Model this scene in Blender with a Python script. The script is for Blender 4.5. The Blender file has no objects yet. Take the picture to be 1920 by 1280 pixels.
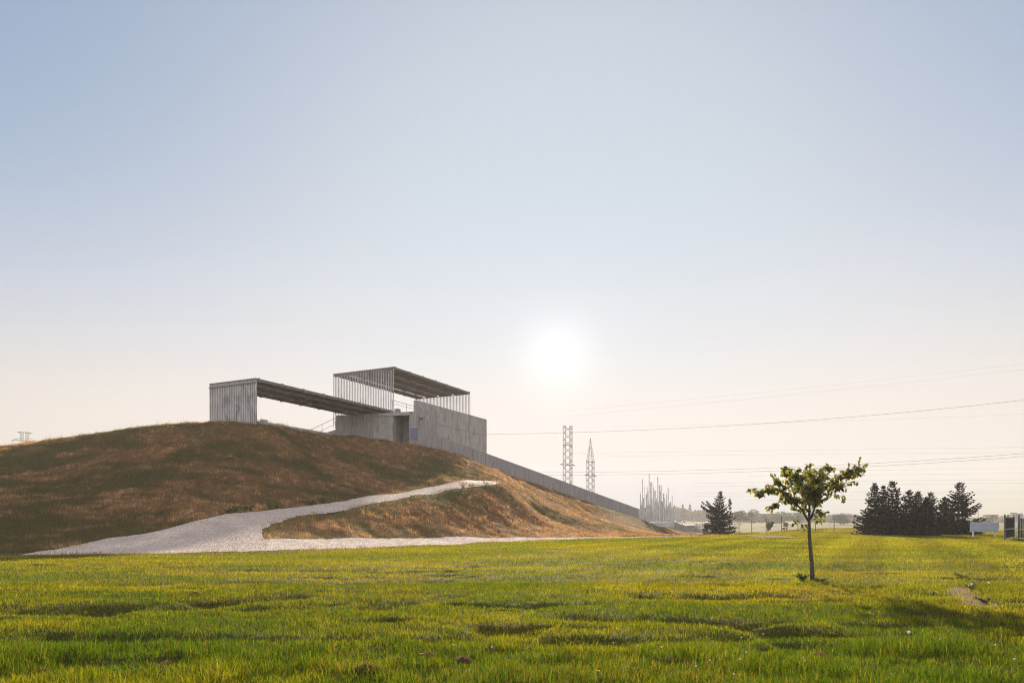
import bpy, math, random
import numpy as np
from mathutils import Vector
from mathutils.geometry import delaunay_2d_cdt

rng = np.random.default_rng(7)
random.seed(7)
scene = bpy.context.scene
COL = scene.collection
F = 1280.0           # focal length in photo pixels (24 mm on a 36 mm frame)
HZ = 974.0           # horizon row
EYE = 1.6

def P(px, py, d):
    return np.array([(px - 960) / F * d, d, EYE + (HZ - py) / F * d])

# ------------------------------------------------------------------ helpers
def tag(o, label=None, cat=None, group=None, kind=None):
    if label: o['label'] = label
    if cat: o['category'] = cat
    if group: o['group'] = group
    if kind: o['kind'] = kind
    return o

def empty(name, loc=(0, 0, 0), rz=0.0):
    o = bpy.data.objects.new(name, None)
    o.location = Vector([float(c) for c in loc]); o.rotation_euler = (0, 0, rz)
    o.empty_display_size = 0.2
    COL.objects.link(o)
    return o

def np_mesh(name, verts, tris=None, quads=None, mat=None, colors=None, smooth=False):
    me = bpy.data.meshes.new(name)
    verts = np.asarray(verts, np.float32)
    me.vertices.add(len(verts)); me.vertices.foreach_set('co', verts.ravel())
    loops, starts, n = [], [], 0
    if quads is not None and len(quads):
        q = np.asarray(quads, np.int32); loops.append(q.ravel())
        starts.append(np.arange(len(q)) * 4); n = len(q) * 4
    if tris is not None and len(tris):
        t = np.asarray(tris, np.int32); loops.append(t.ravel())
        starts.append(n + np.arange(len(t)) * 3)
    loops = np.concatenate(loops); starts = np.concatenate(starts).astype(np.int32)
    me.loops.add(len(loops)); me.loops.foreach_set('vertex_index', loops)
    me.polygons.add(len(starts)); me.polygons.foreach_set('loop_start', starts)
    if smooth: me.polygons.foreach_set('use_smooth', np.ones(len(starts), bool))
    if colors is not None:
        a = me.color_attributes.new('Col', 'FLOAT_COLOR', 'POINT')
        c = np.ones((len(verts), 4), np.float32); c[:, :3] = colors
        a.data.foreach_set('color', c.ravel())
    me.update(calc_edges=True)
    if mat: me.materials.append(mat)
    return me

def link(name, me, parent=None, loc=None, rz=0.0):
    o = bpy.data.objects.new(name, me)
    COL.objects.link(o)
    if loc is not None: o.location = Vector([float(c) for c in loc])
    o.rotation_euler = (0, 0, rz)
    if parent: o.parent = parent
    return o

class MB:
    """collects boxes, bars, tubes into one mesh"""
    def __init__(s): s.v, s.f = [], []
    def hexa(s, p8):
        b = len(s.v); s.v += [tuple(map(float, p)) for p in p8]
        for q in ((0, 3, 2, 1), (4, 5, 6, 7), (0, 1, 5, 4), (1, 2, 6, 5), (2, 3, 7, 6), (3, 0, 4, 7)):
            s.f.append([b + i for i in q])
    def box(s, x0, x1, y0, y1, z0, z1, T=None):
        p = [(x0, y0, z0), (x1, y0, z0), (x1, y1, z0), (x0, y1, z0), (x0, y0, z1), (x1, y0, z1), (x1, y1, z1), (x0, y1, z1)]
        s.hexa([T(*q) for q in p] if T else p)
    def tube(s, pts, r, n=6, caps=True):
        pts = [np.asarray(p, float) for p in pts]
        if np.isscalar(r): r = [r] * len(pts)
        b = len(s.v)
        for i, p in enumerate(pts):
            d = pts[min(i + 1, len(pts) - 1)] - pts[max(i - 1, 0)]
            d = d / (np.linalg.norm(d) + 1e-9)
            a = np.cross(d, (0, 0, 1.0)) if abs(d[2]) < .95 else np.cross(d, (1.0, 0, 0))
            a /= np.linalg.norm(a); c = np.cross(d, a)
            for k in range(n):
                t = 2 * math.pi * k / n
                s.v.append(tuple(p + r[i] * (math.cos(t) * a + math.sin(t) * c)))
        for i in range(len(pts) - 1):
            for k in range(n):
                k2 = (k + 1) % n
                s.f.append([b + i * n + k, b + i * n + k2, b + (i + 1) * n + k2, b + (i + 1) * n + k])
        if caps:
            s.f.append([b + k for k in range(n)][::-1])
            s.f.append([b + (len(pts) - 1) * n + k for k in range(n)])
    def prism(s, poly, z0, z1, T=None):
        b = len(s.v); n = len(poly)
        for z in (z0, z1):
            for (x, y) in poly: s.v.append(tuple(T(x, y, z)) if T else (x, y, z))
        s.f.append([b + i for i in range(n)][::-1]); s.f.append([b + n + i for i in range(n)])
        for i in range(n):
            j = (i + 1) % n
            s.f.append([b + i, b + j, b + n + j, b + n + i])
    def build(s, name, mat, parent=None, smooth=False, loc=None):
        me = bpy.data.meshes.new(name)
        me.from_pydata(s.v, [], s.f)
        if smooth: me.polygons.foreach_set('use_smooth', np.ones(len(me.polygons), bool))
        me.materials.append(mat); me.update()
        return link(name, me, parent, loc)

# ------------------------------------------------------------------ materials
def new_mat(name):
    m = bpy.data.materials.new(name); m.use_nodes = True
    nt = m.node_tree; nt.nodes.clear()
    out = nt.nodes.new('ShaderNodeOutputMaterial')
    return m, nt, out
def N(nt, t, **k):
    n = nt.nodes.new(t)
    for a, b in k.items(): setattr(n, a, b)
    return n
def ramp(nt, fac, stops):
    r = N(nt, 'ShaderNodeValToRGB'); e = r.color_ramp.elements
    while len(e) < len(stops): e.new(.5)
    for i, (p, c) in enumerate(stops):
        e[i].position = p; e[i].color = (*c, 1) if len(c) == 3 else c
    nt.links.new(fac, r.inputs[0]); return r.outputs[0]
def noise(nt, vec, scale, detail=4, rough=.6):
    n = N(nt, 'ShaderNodeTexNoise'); n.inputs['Scale'].default_value = scale
    n.inputs['Detail'].default_value = detail; n.inputs['Roughness'].default_value = rough
    nt.links.new(vec, n.inputs['Vector']); return n.outputs['Fac']
def mapped(nt, scale, coord='Object', rot=(0, 0, 0)):
    tc = N(nt, 'ShaderNodeTexCoord'); mp = N(nt, 'ShaderNodeMapping')
    mp.inputs['Scale'].default_value = scale; mp.inputs['Rotation'].default_value = rot
    nt.links.new(tc.outputs[coord], mp.inputs[0]); return mp.outputs[0]
def mixc(nt, fac, a, b, mode='MIX'):
    m = N(nt, 'ShaderNodeMix', data_type='RGBA', blend_type=mode)
    for sock, val in ((m.inputs[0], fac), (m.inputs[6], a), (m.inputs[7], b)):
        if hasattr(val, 'is_linked') or isinstance(val, bpy.types.NodeSocket): nt.links.new(val, sock)
        elif isinstance(val, (int, float)): sock.default_value = val
        else: sock.default_value = (*val, 1)
    return m.outputs[2]

def surf_mat(name, c0, c1, rough=.8, metal=0.0, scale=(1, 1, 1), nscale=3.0, bump=0.0, stain=None, spec=.5):
    m, nt, out = new_mat(name)
    v = mapped(nt, scale)
    f = noise(nt, v, nscale, 6)
    col = ramp(nt, f, [(.3, c0), (.7, c1)])
    if stain:
        f2 = noise(nt, mapped(nt, stain[1]), stain[2], 5)
        col = mixc(nt, ramp(nt, f2, [(stain[3], (0, 0, 0)), (stain[4], (1, 1, 1))]), col, stain[0])
    b = N(nt, 'ShaderNodeBsdfPrincipled')
    nt.links.new(col, b.inputs['Base Color'])
    b.inputs['Roughness'].default_value = rough; b.inputs['Metallic'].default_value = metal; b.inputs['Specular IOR Level'].default_value = spec
    if bump:
        bp = N(nt, 'ShaderNodeBump'); bp.inputs['Strength'].default_value = bump; bp.inputs['Distance'].default_value = .03
        nt.links.new(f, bp.inputs['Height']); nt.links.new(bp.outputs[0], b.inputs['Normal'])
    nt.links.new(b.outputs[0], out.inputs[0])
    return m

def leaf_mat(name, transl=.5, tint=(1.5, 1.35, .5), gloss=.04, rough=.45):
    """blade or leaf: reflects its own colour, lets a yellower one through"""
    m, nt, out = new_mat(name)
    at = N(nt, 'ShaderNodeAttribute', attribute_name='Col')
    d = N(nt, 'ShaderNodeBsdfDiffuse'); t = N(nt, 'ShaderNodeBsdfTranslucent')
    g = N(nt, 'ShaderNodeBsdfGlossy'); g.inputs['Roughness'].default_value = rough
    tc = mixc(nt, 1.0, at.outputs['Color'], tint, 'MULTIPLY')
    nt.links.new(at.outputs['Color'], d.inputs[0]); nt.links.new(tc, t.inputs[0])
    mx = N(nt, 'ShaderNodeMixShader'); mx.inputs[0].default_value = transl
    nt.links.new(d.outputs[0], mx.inputs[1]); nt.links.new(t.outputs[0], mx.inputs[2])
    m2 = N(nt, 'ShaderNodeMixShader'); m2.inputs[0].default_value = gloss
    nt.links.new(mx.outputs[0], m2.inputs[1]); nt.links.new(g.outputs[0], m2.inputs[2])
    nt.links.new(m2.outputs[0], out.inputs[0])
    return m

M = {}
M['lawn'] = leaf_mat('lawn_blades', .58, (2.0, 1.72, .22), .012, .45)
M['dry'] = leaf_mat('dry_blades', .45, (1.28, 1.12, .85), .02, .6)
M['leaf'] = leaf_mat('tree_leaves', .6, (4.6, 3.6, .9), .05)
M['weed'] = leaf_mat('weed_leaves', .45, (2.2, 2.0, .6), .05)
M['needle'] = leaf_mat('spruce_needles', .15, (1.6, 1.2, .8), .0)
M['farleaf'] = leaf_mat('far_leaves', .35, (1.4, 1.3, .6), .0)
M['petal'] = leaf_mat('petals', .4, (1.0, 1.0, 1.0), .0)
M['concrete'] = surf_mat('board_concrete', (.17, .155, .155), (.34, .32, .315), .85, 0, (5, 5, .25), 2.2, .35,
                         ((.11, .095, .09), (1.6, 1.6, .22), 1.6, .54, .76))
M['smooth_concrete'] = surf_mat('smooth_concrete', (.26, .245, .235), (.38, .365, .35), .85, 0, (.8, .8, .6), 1.4, .1,
                                ((.15, .13, .12), (1.6, 1.6, .30), 1.3, .52, .74))
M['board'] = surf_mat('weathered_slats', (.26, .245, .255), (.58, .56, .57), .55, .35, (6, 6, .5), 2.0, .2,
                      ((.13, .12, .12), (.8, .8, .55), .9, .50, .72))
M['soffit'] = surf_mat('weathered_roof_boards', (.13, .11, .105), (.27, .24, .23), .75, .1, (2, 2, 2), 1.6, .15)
M['steel'] = surf_mat('galvanised_steel', (.32, .315, .32), (.66, .65, .66), .38, .5, (3, 3, .8), 2.0, 0)
M['darksteel'] = surf_mat('dark_steel', (.06, .06, .065), (.12, .12, .12), .5, .5, (2, 2, 2), 3.0, 0)
M['lattice'] = surf_mat('lattice_steel', (.07, .06, .055), (.12, .105, .10), .6, .3, (1, 1, 1), 1.0, 0)
M['bark'] = surf_mat('bark', (.035, .025, .02), (.11, .085, .07), .9, 0, (8, 8, 2), 4.0, .6)
M['cable'] = surf_mat('cable', (.05, .05, .055), (.09, .09, .09), .6, .2, (1, 1, 1), 1.0, 0)
M['bluepanel'] = surf_mat('blue_panel', (.11, .115, .20), (.15, .155, .25), .45, 0, (1, 1, 1), 4.0, 0)
M['signback'] = surf_mat('sign_back', (.25, .28, .33), (.32, .35, .41), .5, .2, (1, 1, 1), 1.5, 0)
M['blackmesh'] = surf_mat('black_privacy_slats', (.006, .006, .007), (.016, .015, .016), .8, 0, (9, 9, .5), 3.0, .2, None, .1)
M['white'] = surf_mat('white_paint', (.7, .69, .67), (.8, .79, .77), .5, 0, (1, 1, 1), 2.0, 0)
M['carpaint'] = surf_mat('silver_car_paint', (.28, .28, .29), (.32, .32, .33), .28, .6, (1, 1, 1), 1.0, 0)
M['glass'] = surf_mat('dark_glass', (.02, .022, .025), (.03, .03, .035), .08, 0, (1, 1, 1), 1.0, 0)
M['rubber'] = surf_mat('rubber', (.015, .015, .015), (.03, .03, .03), .85, 0, (1, 1, 1), 5.0, 0)
M['redlamp'] = surf_mat('red_lamp_lens', (.25, .01, .01), (.3, .015, .015), .3, 0, (1, 1, 1), 1.0, 0)
M['yellow'] = surf_mat('yellow_petals', (.6, .42, .02), (.75, .55, .03), .7, 0, (1, 1, 1), 30.0, 0)
M['road'] = surf_mat('asphalt', (.10, .095, .095), (.17, .16, .16), .95, 0, (1, 1, 1), .8, .1, None, .1)

# ------------------------------------------------------------------ terrain
SB = 1.27            # real size of the pavilion
A1 = np.array([-7.37, 65.08]) * SB; EE = np.array([38.1, 135.3])        # ramp wall run, top to foot
ZA, ZE = EYE + 8.13 * SB, -0.94
def wall_at(px):
    r = (px - 960) / F
    d = EE - A1
    k = (r * A1[1] - A1[0]) / (d[0] - r * d[1])
    return A1 + k * d, k

ctrl = []
def cp(px, py, d): ctrl.append(P(px, py, d))
def cz(x, y, z=0.0): ctrl.append(np.array([x, y, z], float))
front_edge = [(-24.5, 29.5), (-21.8, 31.0), (-16.5, 32.2), (-13.0, 34.3), (-9.3, 37.2), (-6.2, 42.0), (-2.3, 48.8), (2.2, 53.6), (6.3, 57.7), (11.5, 60.8), (16.7, 63.0), (20.5, 64.6)]
for x, y in front_edge: cz(x, y)
for x, y in ((-35, 28), (-50, 26), (-75, 24), (-110, 20), (-24, 26), (-15, 27), (-6, 32), (0, 42), (8, 50), (18, 56), (30, 62), (27, 72), (33, 85), (45, 80), (40, 100)): cz(x, y)
for y in (-40, -10, 5, 18): 
    for x in (-90, -45, -15, 10, 40, 90): cz(x, y)
for x, y in ((60, 60), (90, 60), (70, 95), (-60, 150), (-110, 130), (-140, 90), (-140, 50), (160, 80)): cz(x, y)
for x, y, z in ((46, 135, -.95), (38.1, 135.3, -.95), (44, 117, -.55), (60, 135, -.9), (50, 170, -1.0), (110, 140, -1.0), (0, 190, -1.0), (-50, 200, -1.0), (80, 220, -1.0), (160, 160, -1.0), (-120, 220, -1.0), (28, 140, -.9)): cz(x, y, z)
def column(px, pts, dc):
    """ground seen up the mound face in one picture column; the top one lies at distance dc"""
    d0, d1 = pts[0][1], pts[-1][1]
    for py, d in pts: cp(px, py, d0 + (d - d0) * (dc - d0) / (d1 - d0))
for px, l, dc in ((-330, ((960, 42), (880, 55)), 70), (0, ((1010, 35), (930, 42.5), (880, 48.5), (843, 57)), 72.4), (100, ((1000, 37), (930, 43), (880, 49), (828, 57)), 72.4),
              (200, ((1006, 37), (930, 43), (870, 49), (812, 57)), 72), (300, ((990, 39.5), (930, 43.5), (870, 48.5), (798, 56)), 71),
              (400, ((967, 41.2), (900, 46), (840, 50), (793, 53.2)), 67.6), (480, ((958, 44.8), (870, 48.8), (797, 52.3)), 66.4),
              (560, ((949, 48.5), (870, 52.5), (807, 56.3)), 71.5), (640, ((939, 53), (870, 59), (822, 65.6)), 83.3),
              (740, ((925, 59.5), (870, 62.5), (831, 65.2)), 82.8), (815, ((911, 65), (880, 64.9), (841, 64.8)), 82.3)):
    if px == 815: l = ((911, 65), (880, 73), (841, 82.3))
    column(px, l, dc)
for px, l in ((880, ((899.5, 70), (880, 77))), (935, ((903, 71.5), (893, 80))),
              (490, ((990, 40),)), (560, ((967, 44.6),)), (690, ((945, 52.1),)), (780, ((928, 58.1),)), (850, ((916, 63.2),)), (930, ((906.5, 70.0),)),
              # hump between the two paths
              (495, ((1008, 38),)), (600, ((1007.5, 41.5), (985, 43.6))), (700, ((1007, 45), (975, 48.6))), (800, ((1006.5, 49), (980, 51.8), (950, 55.5))),
              (880, ((911.5, 66.0),)), (905, ((908.8, 68.0), (900.8, 71.2))), (900, ((1006, 53), (985, 56.5), (960, 60), (932, 63.6))), (960, ((1006, 55.5), (975, 62), (940, 67.5), (912, 74))), (1000, ((1006, 57.5), (980, 65), (955, 73), (925, 84))),
              (1100, ((1006, 61.6), (980, 78), (958, 93))), (1200, ((1004.5, 66.5), (993, 90))), (1245, ((1003, 84), (1001, 98))), (1290, ((1004, 85), (1005, 110))), (1325, ((1003, 90), (1005, 120)))):
    for py, d in l: cp(px, py, d)
for px, py in ((850, 852), (880, 865), (915, 879), (950, 892), (1000, 908), (1050, 926), (1100, 943), (1150, 960), (1197, 977), (1235, 988), (1268, 996)):
    w, k = wall_at(px); zz = EYE + (HZ - py) / F * w[1]
    cz(w[0], w[1], zz); cz(w[0] - 2.5, w[1] + 2.5, zz - .5); cz(w[0] - 8, w[1] + 9, max(zz - 3.5, -.2))
for x, y, z in ((-43, 70, 6.0), (-30, 74, 7.2), (-25, 64, 8.2), (-15, 75, 8.6), (-12, 84, 8.0), (-20, 95, 5), (-62, 62, 4.2), (-85, 55, 1.2), (-70, 85, 2), (-40, 100, 2.0), (-10, 110, 2)): cz(x * SB, y * SB, z * SB)
ctrl = np.array(ctrl)
def _tps_k(r2): return np.where(r2 > 1e-9, .5 * r2 * np.log(np.maximum(r2, 1e-9)), 0.0)
_xy = ctrl[:, :2] / 50.0
_n = len(_xy)
_K = _tps_k(((_xy[:, None] - _xy[None]) ** 2).sum(-1)) + np.eye(_n) * 2e-5
_Pm = np.c_[np.ones(_n), _xy]
_A = np.block([[_K, _Pm], [_Pm.T, np.zeros((3, 3))]])
_w = np.linalg.solve(_A, np.r_[ctrl[:, 2], 0, 0, 0])
def tps(x, y):
    x = np.asarray(x, float).ravel(); y = np.asarray(y, float).ravel()
    out = np.empty(len(x))
    for i in range(0, len(x), 40000):
        q = np.c_[x[i:i + 40000], y[i:i + 40000]] / 50.0
        r2 = (q ** 2).sum(1)[:, None] + (_xy ** 2).sum(1)[None] - 2 * q @ _xy.T
        out[i:i + 40000] = _tps_k(np.maximum(r2, 0)) @ _w[:_n] + _w[_n] + q @ _w[_n + 1:]
    return out

def hash2(ix, iy, s):
    h = (ix.astype(np.int64) * 374761393 + iy.astype(np.int64) * 668265263 + s * 974634777) & 0x7fffffff
    h = ((h ^ (h >> 13)) * 1274126177) & 0x7fffffff
    return ((h ^ (h >> 16)) & 0xffff) / 65535.0
def vnoise(x, y, s=0):
    ix, iy = np.floor(x), np.floor(y); fx, fy = x - ix, y - iy
    fx = fx * fx * (3 - 2 * fx); fy = fy * fy * (3 - 2 * fy)
    a = hash2(ix, iy, s); b = hash2(ix + 1, iy, s); c = hash2(ix, iy + 1, s); d = hash2(ix + 1, iy + 1, s)
    return (a * (1 - fx) + b * fx) * (1 - fy) + (c * (1 - fx) + d * fx) * fy
def fbm(x, y, s=0, o=4):
    v = 0; a = .5; t = 0
    for k in range(o):
        v = v + a * vnoise(x, y, s + k * 17); t += a; a *= .5; x = x * 2.03 + 3.1; y = y * 2.03 + 1.7
    return v / t
def sstep(a, b, x):
    t = np.clip((x - a) / (b - a), 0, 1); return t * t * (3 - 2 * t)
def in_poly(x, y, poly):
    x = np.asarray(x); y = np.asarray(y); ins = np.zeros(x.shape, bool); n = len(poly)
    for i in range(n):
        x1, y1 = poly[i]; x2, y2 = poly[(i + 1) % n]
        if y1 == y2: continue
        c = ((y1 > y) != (y2 > y)) & (x < (x2 - x1) * (y - y1) / (y2 - y1) + x1)
        ins ^= c
    return ins
def seg_dist(x, y, pts):
    d = np.full(np.shape(x), 1e9)
    for (x1, y1), (x2, y2) in zip(pts[:-1], pts[1:]):
        l2 = (x2 - x1) ** 2 + (y2 - y1) ** 2
        t = np.clip(((x - x1) * (x2 - x1) + (y - y1) * (y2 - y1)) / l2, 0, 1)
        d = np.minimum(d, np.hypot(x - x1 - t * (x2 - x1), y - y1 - t * (y2 - y1)))
    return d

# gravel path outline on the ground (plan)
def G(px, d): return ((px - 960) / F * d, d)
upper_rear = [G(36, 30.9), G(62, 31.9), G(130, 34.0), G(200, 36.6), G(300, 38.9), G(350, 40.0), G(400, 41.0), G(480, 44.6), G(560, 48.3), G(640, 52.8), G(740, 59.3), G(815, 64.8), G(878, 69.8), G(905, 71.0), G(936, 71.3)]
upper_front = [G(932, 70.0), G(850, 63.2), G(780, 58.1), G(690, 52.1), G(600, 46.9), G(560, 44.6), G(515, 41.7), G(492, 40.0)]
lower_rear = [G(491, 38.6), G(497, 37.9), G(540, 39.0), G(600, 41.2), G(700, 44.7), G(800, 48.7), G(900, 52.7), G(1000, 57.1), G(1100, 61.0), G(1200, 64.6), G(1285, 66.8), G(1335, 67.5)]
lower_front = [G(1335, 66.2)] + [(x, y + .15) for x, y in front_edge[::-1] if -23 < x < 20]
def densify(pts, step, jit, seed):
    r = random.Random(seed); out = []
    for (x1, y1), (x2, y2) in zip(pts, pts[1:] + pts[:1]):
        n = max(1, int(math.hypot(x2 - x1, y2 - y1) / step))
        for i in range(n):
            t = i / n; j = jit if 0 < i else jit * .3
            out.append((x1 + (x2 - x1) * t + r.uniform(-j, j), y1 + (y2 - y1) * t + r.uniform(-j, j)))
    return out
PATH = densify(upper_rear + upper_front + lower_rear + lower_front, .35, .09, 3)
STRIP = densify([G(1352, 79.5), G(1392, 76), G(1440, 69.5), G(1475, 64), G(1508, 59.5), G(1478, 58.6), G(1440, 60.5), G(1405, 65), G(1370, 75)], .5, .12, 5)
fe = np.array(front_edge)
def front_y(x): return np.interp(x, fe[:, 0], fe[:, 1], left=29.0, right=64.6)
def zone_dry(x, y):
    """1 on the dry mound, 0 on the mown lawn"""
    a = sstep(-.4, .8, y - front_y(x) + 1.2 * (vnoise(x * .7, y * .7, 41) - .5))
    b = 1 - sstep(17.5, 23, x - .28 * np.maximum(y - 67, 0) + 2.5 * (vnoise(x * .4, y * .4, 5) - .5))
    return a * b
RUTS = [  # (polyline, half width, depth) old mower and wheel ruts in the lawn
    ([(-12, 9.35), (-3, 9.0), (0, 8.85), (2.5, 9.1), (4, 9.6)], .38, .17),
    ([(-11, 12.0), (-6.0, 12.6), (-4.6, 13.9)], .55, .2),
    ([(-9, 11.3), (-6.6, 11.5)], .5, .22),
    ([(-4.6, 12.0), (-3.2, 12.2), (-2, 12.1)], .3, .1),
    ([(-2.5, 12.4), (-1.6, 13.2), (-1.2, 14.2)], .35, .14),
    ([(-.5, 12.6), (.6, 12.7), (2.2, 12.9)], .35, .12),
    ([(1.0, 11.0), (3.0, 10.6), (4.4, 9.5)], .4, .14),
    ([(3.2, 14.0), (5.2, 14.2), (7.6, 15.0), (8.8, 16.6)], .4, .14),
    ([(2.8, 14.2), (3.8, 13.9)], .5, .13),
    ([(5.5, 9.0), (6.1, 8.6), (6.6, 8.3)], .33, .24),
    ([(5.2, 10.3), (5.9, 10.2), (6.4, 10.4)], .28, .2),
    ([(4.2, 13.3), (6.3, 13.3)], .35, .12),
    ([(-14, 22), (-6, 21), (2, 23.5), (9, 26)], .6, .1),
    ([(-4, 17.2), (0, 18), (3, 19)], .5, .09),
    ([(-10, 16.5), (-6, 17.0), (-2.5, 16.4)], .5, .1),
    ([(9, 22), (12, 23), (16, 25)], .45, .1), ([(12, 15.5), (11.5, 12), (10, 10)], .35, .12)]
SOIL = [(9.75, 14.8, .40, 2.0, .57), (8.97, 13.0, .42, .6, 0), (7.3, 11.4, .4, .3, 0), (-24.5, 30.4, 3.0, .6, 0), (2.2, 34, 1.5, .5, 0)]
def soil_mask(x, y):
    m = np.zeros(np.shape(x))
    for cx, cy, a, b, sh in SOIL:
        r = np.hypot((x - cx - sh * (y - cy)) / a, (y - cy) / b) + 1.1 * (fbm(x * 3.1, y * 3.1, 77, 3) - .5)
        m = np.maximum(m, 1 - sstep(.45, 1.15, r))
    return m
def base_z(x, y):
    z = tps(x, y).reshape(np.shape(x))
    return z
def ground_z(x, y, with_path=True):
    x = np.asarray(x, float); y = np.asarray(y, float)
    z = base_z(x, y)
    dz = zone_dry(x, y)
    dist = np.hypot(x, y)
    lawn = .07 * (fbm(x * .35, y * .8, 11, 3) - .5) + .07 * (fbm(x * 1.6, y * 2.6, 12, 3) - .5) * sstep(60, 25, dist)
    dry = .26 * (fbm(x * .55, y * .55, 21, 4) - .5) + .34 * (fbm(x * 1.3 + .5 * y, y * 1.7, 23, 3) - .5)
    for pts, w, dep in RUTS:
        d = seg_dist(x, y, pts); d = d * (1 + .5 * (vnoise(x * 1.5, y * 1.5, 31) - .5))
        lawn = lawn - dep * .9 * np.exp(-(d / (w * .75)) ** 2) * (.15 + 1.4 * vnoise(x * 1.5, y * 1.5, 32))
    lawn = lawn - .13 * sstep(.66, .80, fbm(x * .55, y * 1.5, 36, 3)) * sstep(40, 15, y)
    lawn = lawn + .05 * sstep(8.6, 8.0, y + .4 * np.sin(x * .7)) 
    near_path = sstep(0.0, 1.2, np.minimum(seg_dist(x, y, PATH[::3] + PATH[:1]), 3)) if with_path else 0
    inp = in_poly(x, y, PATH) if with_path else 1
    up = sstep(.2, 3.5, np.minimum(seg_dist(x, y, upper_front), 9))      # keep the hump low along the upper path
    dry = dry * (1 - .75 * sstep(68, 85, y) * sstep(8, 16, x))
    z = z + (lawn * (1 - dz) + dry * dz * up) * np.where(inp, 0, near_path)
    z = z - .10 * dz * (1 - up) * np.where(inp, 0, near_path)
    if with_path: z = z - .08 * inp
    return z

# ground: one polar sheet, finer near the camera and inside the view
ang = np.unique(np.concatenate([np.linspace(-180, -44, 60), np.linspace(-44, 44, 430), np.linspace(44, 180, 60)]))
rad = [1.0]
while rad[-1] < 120: rad.append(rad[-1] * 1.0085 + .004)
while rad[-1] < 1500: rad.append(rad[-1] * 1.04)
rad = np.array(rad)
AA, RR = np.meshgrid(np.radians(ang), rad)
GX, GY = RR * np.sin(AA), RR * np.cos(AA)
GZ = ground_z(GX.ravel(), GY.ravel()).reshape(GX.shape)
nR, nA = GX.shape
idx = np.arange(nR * nA).reshape(nR, nA)
quads = np.stack([idx[:-1, :-1], idx[:-1, 1:], idx[1:, 1:], idx[1:, :-1]], -1).reshape(-1, 4)
gx, gy = GX.ravel(), GY.ravel()
DZ = zone_dry(gx, gy); SM = soil_mask(gx, gy)
def lerp(a, b, t): return np.asarray(a)[None] * (1 - t[:, None]) + np.asarray(b)[None] * t[:, None]
def dry_tone(x, y):
    """share of green tufts in the dry grass"""
    return np.clip((fbm(x * .16, y * .20, 51, 4) - .42) * 4.2 + 2.6 * (fbm(x * .55 + .15 * y, y * 1.1, 55, 3) - .5), 0, 1)
gc = lerp((.050, .055, .012), (.075, .062, .018), vnoise(gx * .8, gy * .8, 61))
dc = lerp((.13, .068, .028), (.065, .055, .018), dry_tone(gx, gy))
gc = gc * (1 - DZ[:, None]) + dc * DZ[:, None]
gc = gc * (1 - SM[:, None]) + np.array([.17, .10, .06]) * SM[:, None]
fz = sstep(125, 160, RR.ravel())[:, None]
gc = gc * (1 - fz) + np.array([.16, .14, .05]) * fz
m, nt, out = new_mat('ground_soil_and_turf')
at = N(nt, 'ShaderNodeAttribute', attribute_name='Col')
f = noise(nt, mapped(nt, (1, 1, 1)), 6.0, 8, .7)
col = mixc(nt, 1.0, at.outputs['Color'], ramp(nt, f, [(.3, (.55, .55, .55)), (.7, (1.4, 1.4, 1.4))]), 'MULTIPLY')
b = N(nt, 'ShaderNodeBsdfPrincipled'); b.inputs['Roughness'].default_value = .95; b.inputs['Specular IOR Level'].default_value = .1
bp = N(nt, 'ShaderNodeBump'); bp.inputs['Strength'].default_value = .8; bp.inputs['Distance'].default_value = .05
nt.links.new(f, bp.inputs['Height']); nt.links.new(bp.outputs[0], b.inputs['Normal'])
nt.links.new(col, b.inputs['Base Color']); nt.links.new(b.outputs[0], out.inputs[0])
ground = link('ground', np_mesh('ground', np.c_[gx, gy, GZ.ravel()], quads=quads, mat=m, colors=gc, smooth=True))
tag(ground, kind='structure')

# gravel path sheet and worn strip
def sheet(name, poly, lift, mat, step=.5, zf=None):
    xs = [p[0] for p in poly]; ys = [p[1] for p in poly]
    gxx, gyy = np.meshgrid(np.arange(min(xs), max(xs), step), np.arange(min(ys), max(ys), step))
    gxx = gxx.ravel() + rng.uniform(-.1, .1, gxx.size) * step; gyy = gyy.ravel() + rng.uniform(-.1, .1, gyy.size) * step
    ok = in_poly(gxx, gyy, poly) & (seg_dist(gxx, gyy, poly + poly[:1]) > step * .45)
    pts = list(poly) + list(zip(gxx[ok].tolist(), gyy[ok].tolist()))
    ne = len(poly)
    r = delaunay_2d_cdt([Vector(p) for p in pts], [(i, (i + 1) % ne) for i in range(ne)], [list(range(ne))], 1, 1e-5)
    v = np.array([(p.x, p.y) for p in r[0]])
    z = zf(v[:, 0], v[:, 1]) + lift
    me = bpy.data.meshes.new(name)
    me.from_pydata(np.c_[v, z].tolist(), [], [list(fc) for fc in r[2]])
    me.polygons.foreach_set('use_smooth', np.ones(len(me.polygons), bool))
    me.materials.append(mat); me.update()
    return tag(link(name, me), kind='structure')
m, nt, out = new_mat('pale_gravel')
vec = mapped(nt, (1, 1, 1))
vo = N(nt, 'ShaderNodeTexVoronoi'); vo.inputs['Scale'].default_value = 16; nt.links.new(vec, vo.inputs['Vector'])
f = noise(nt, mapped(nt, (.45, 1.1, 1), rot=(0, 0, -.5)), .8, 7, .65)
sep = N(nt, 'ShaderNodeSeparateColor'); nt.links.new(vo.outputs['Color'], sep.inputs[0])
c1 = ramp(nt, sep.outputs[0], [(0, (.36, .275, .225)), (.5, (.60, .485, .41)), (1, (.80, .68, .59))])
c2 = mixc(nt, ramp(nt, f, [(.40, (0, 0, 0)), (.66, (.75, .75, .75))]), c1, (.36, .28, .23))
b = N(nt, 'ShaderNodeBsdfPrincipled'); b.inputs['Roughness'].default_value = .9
bp = N(nt, 'ShaderNodeBump'); bp.inputs['Strength'].default_value = 1.0; bp.inputs['Distance'].default_value = .05
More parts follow.
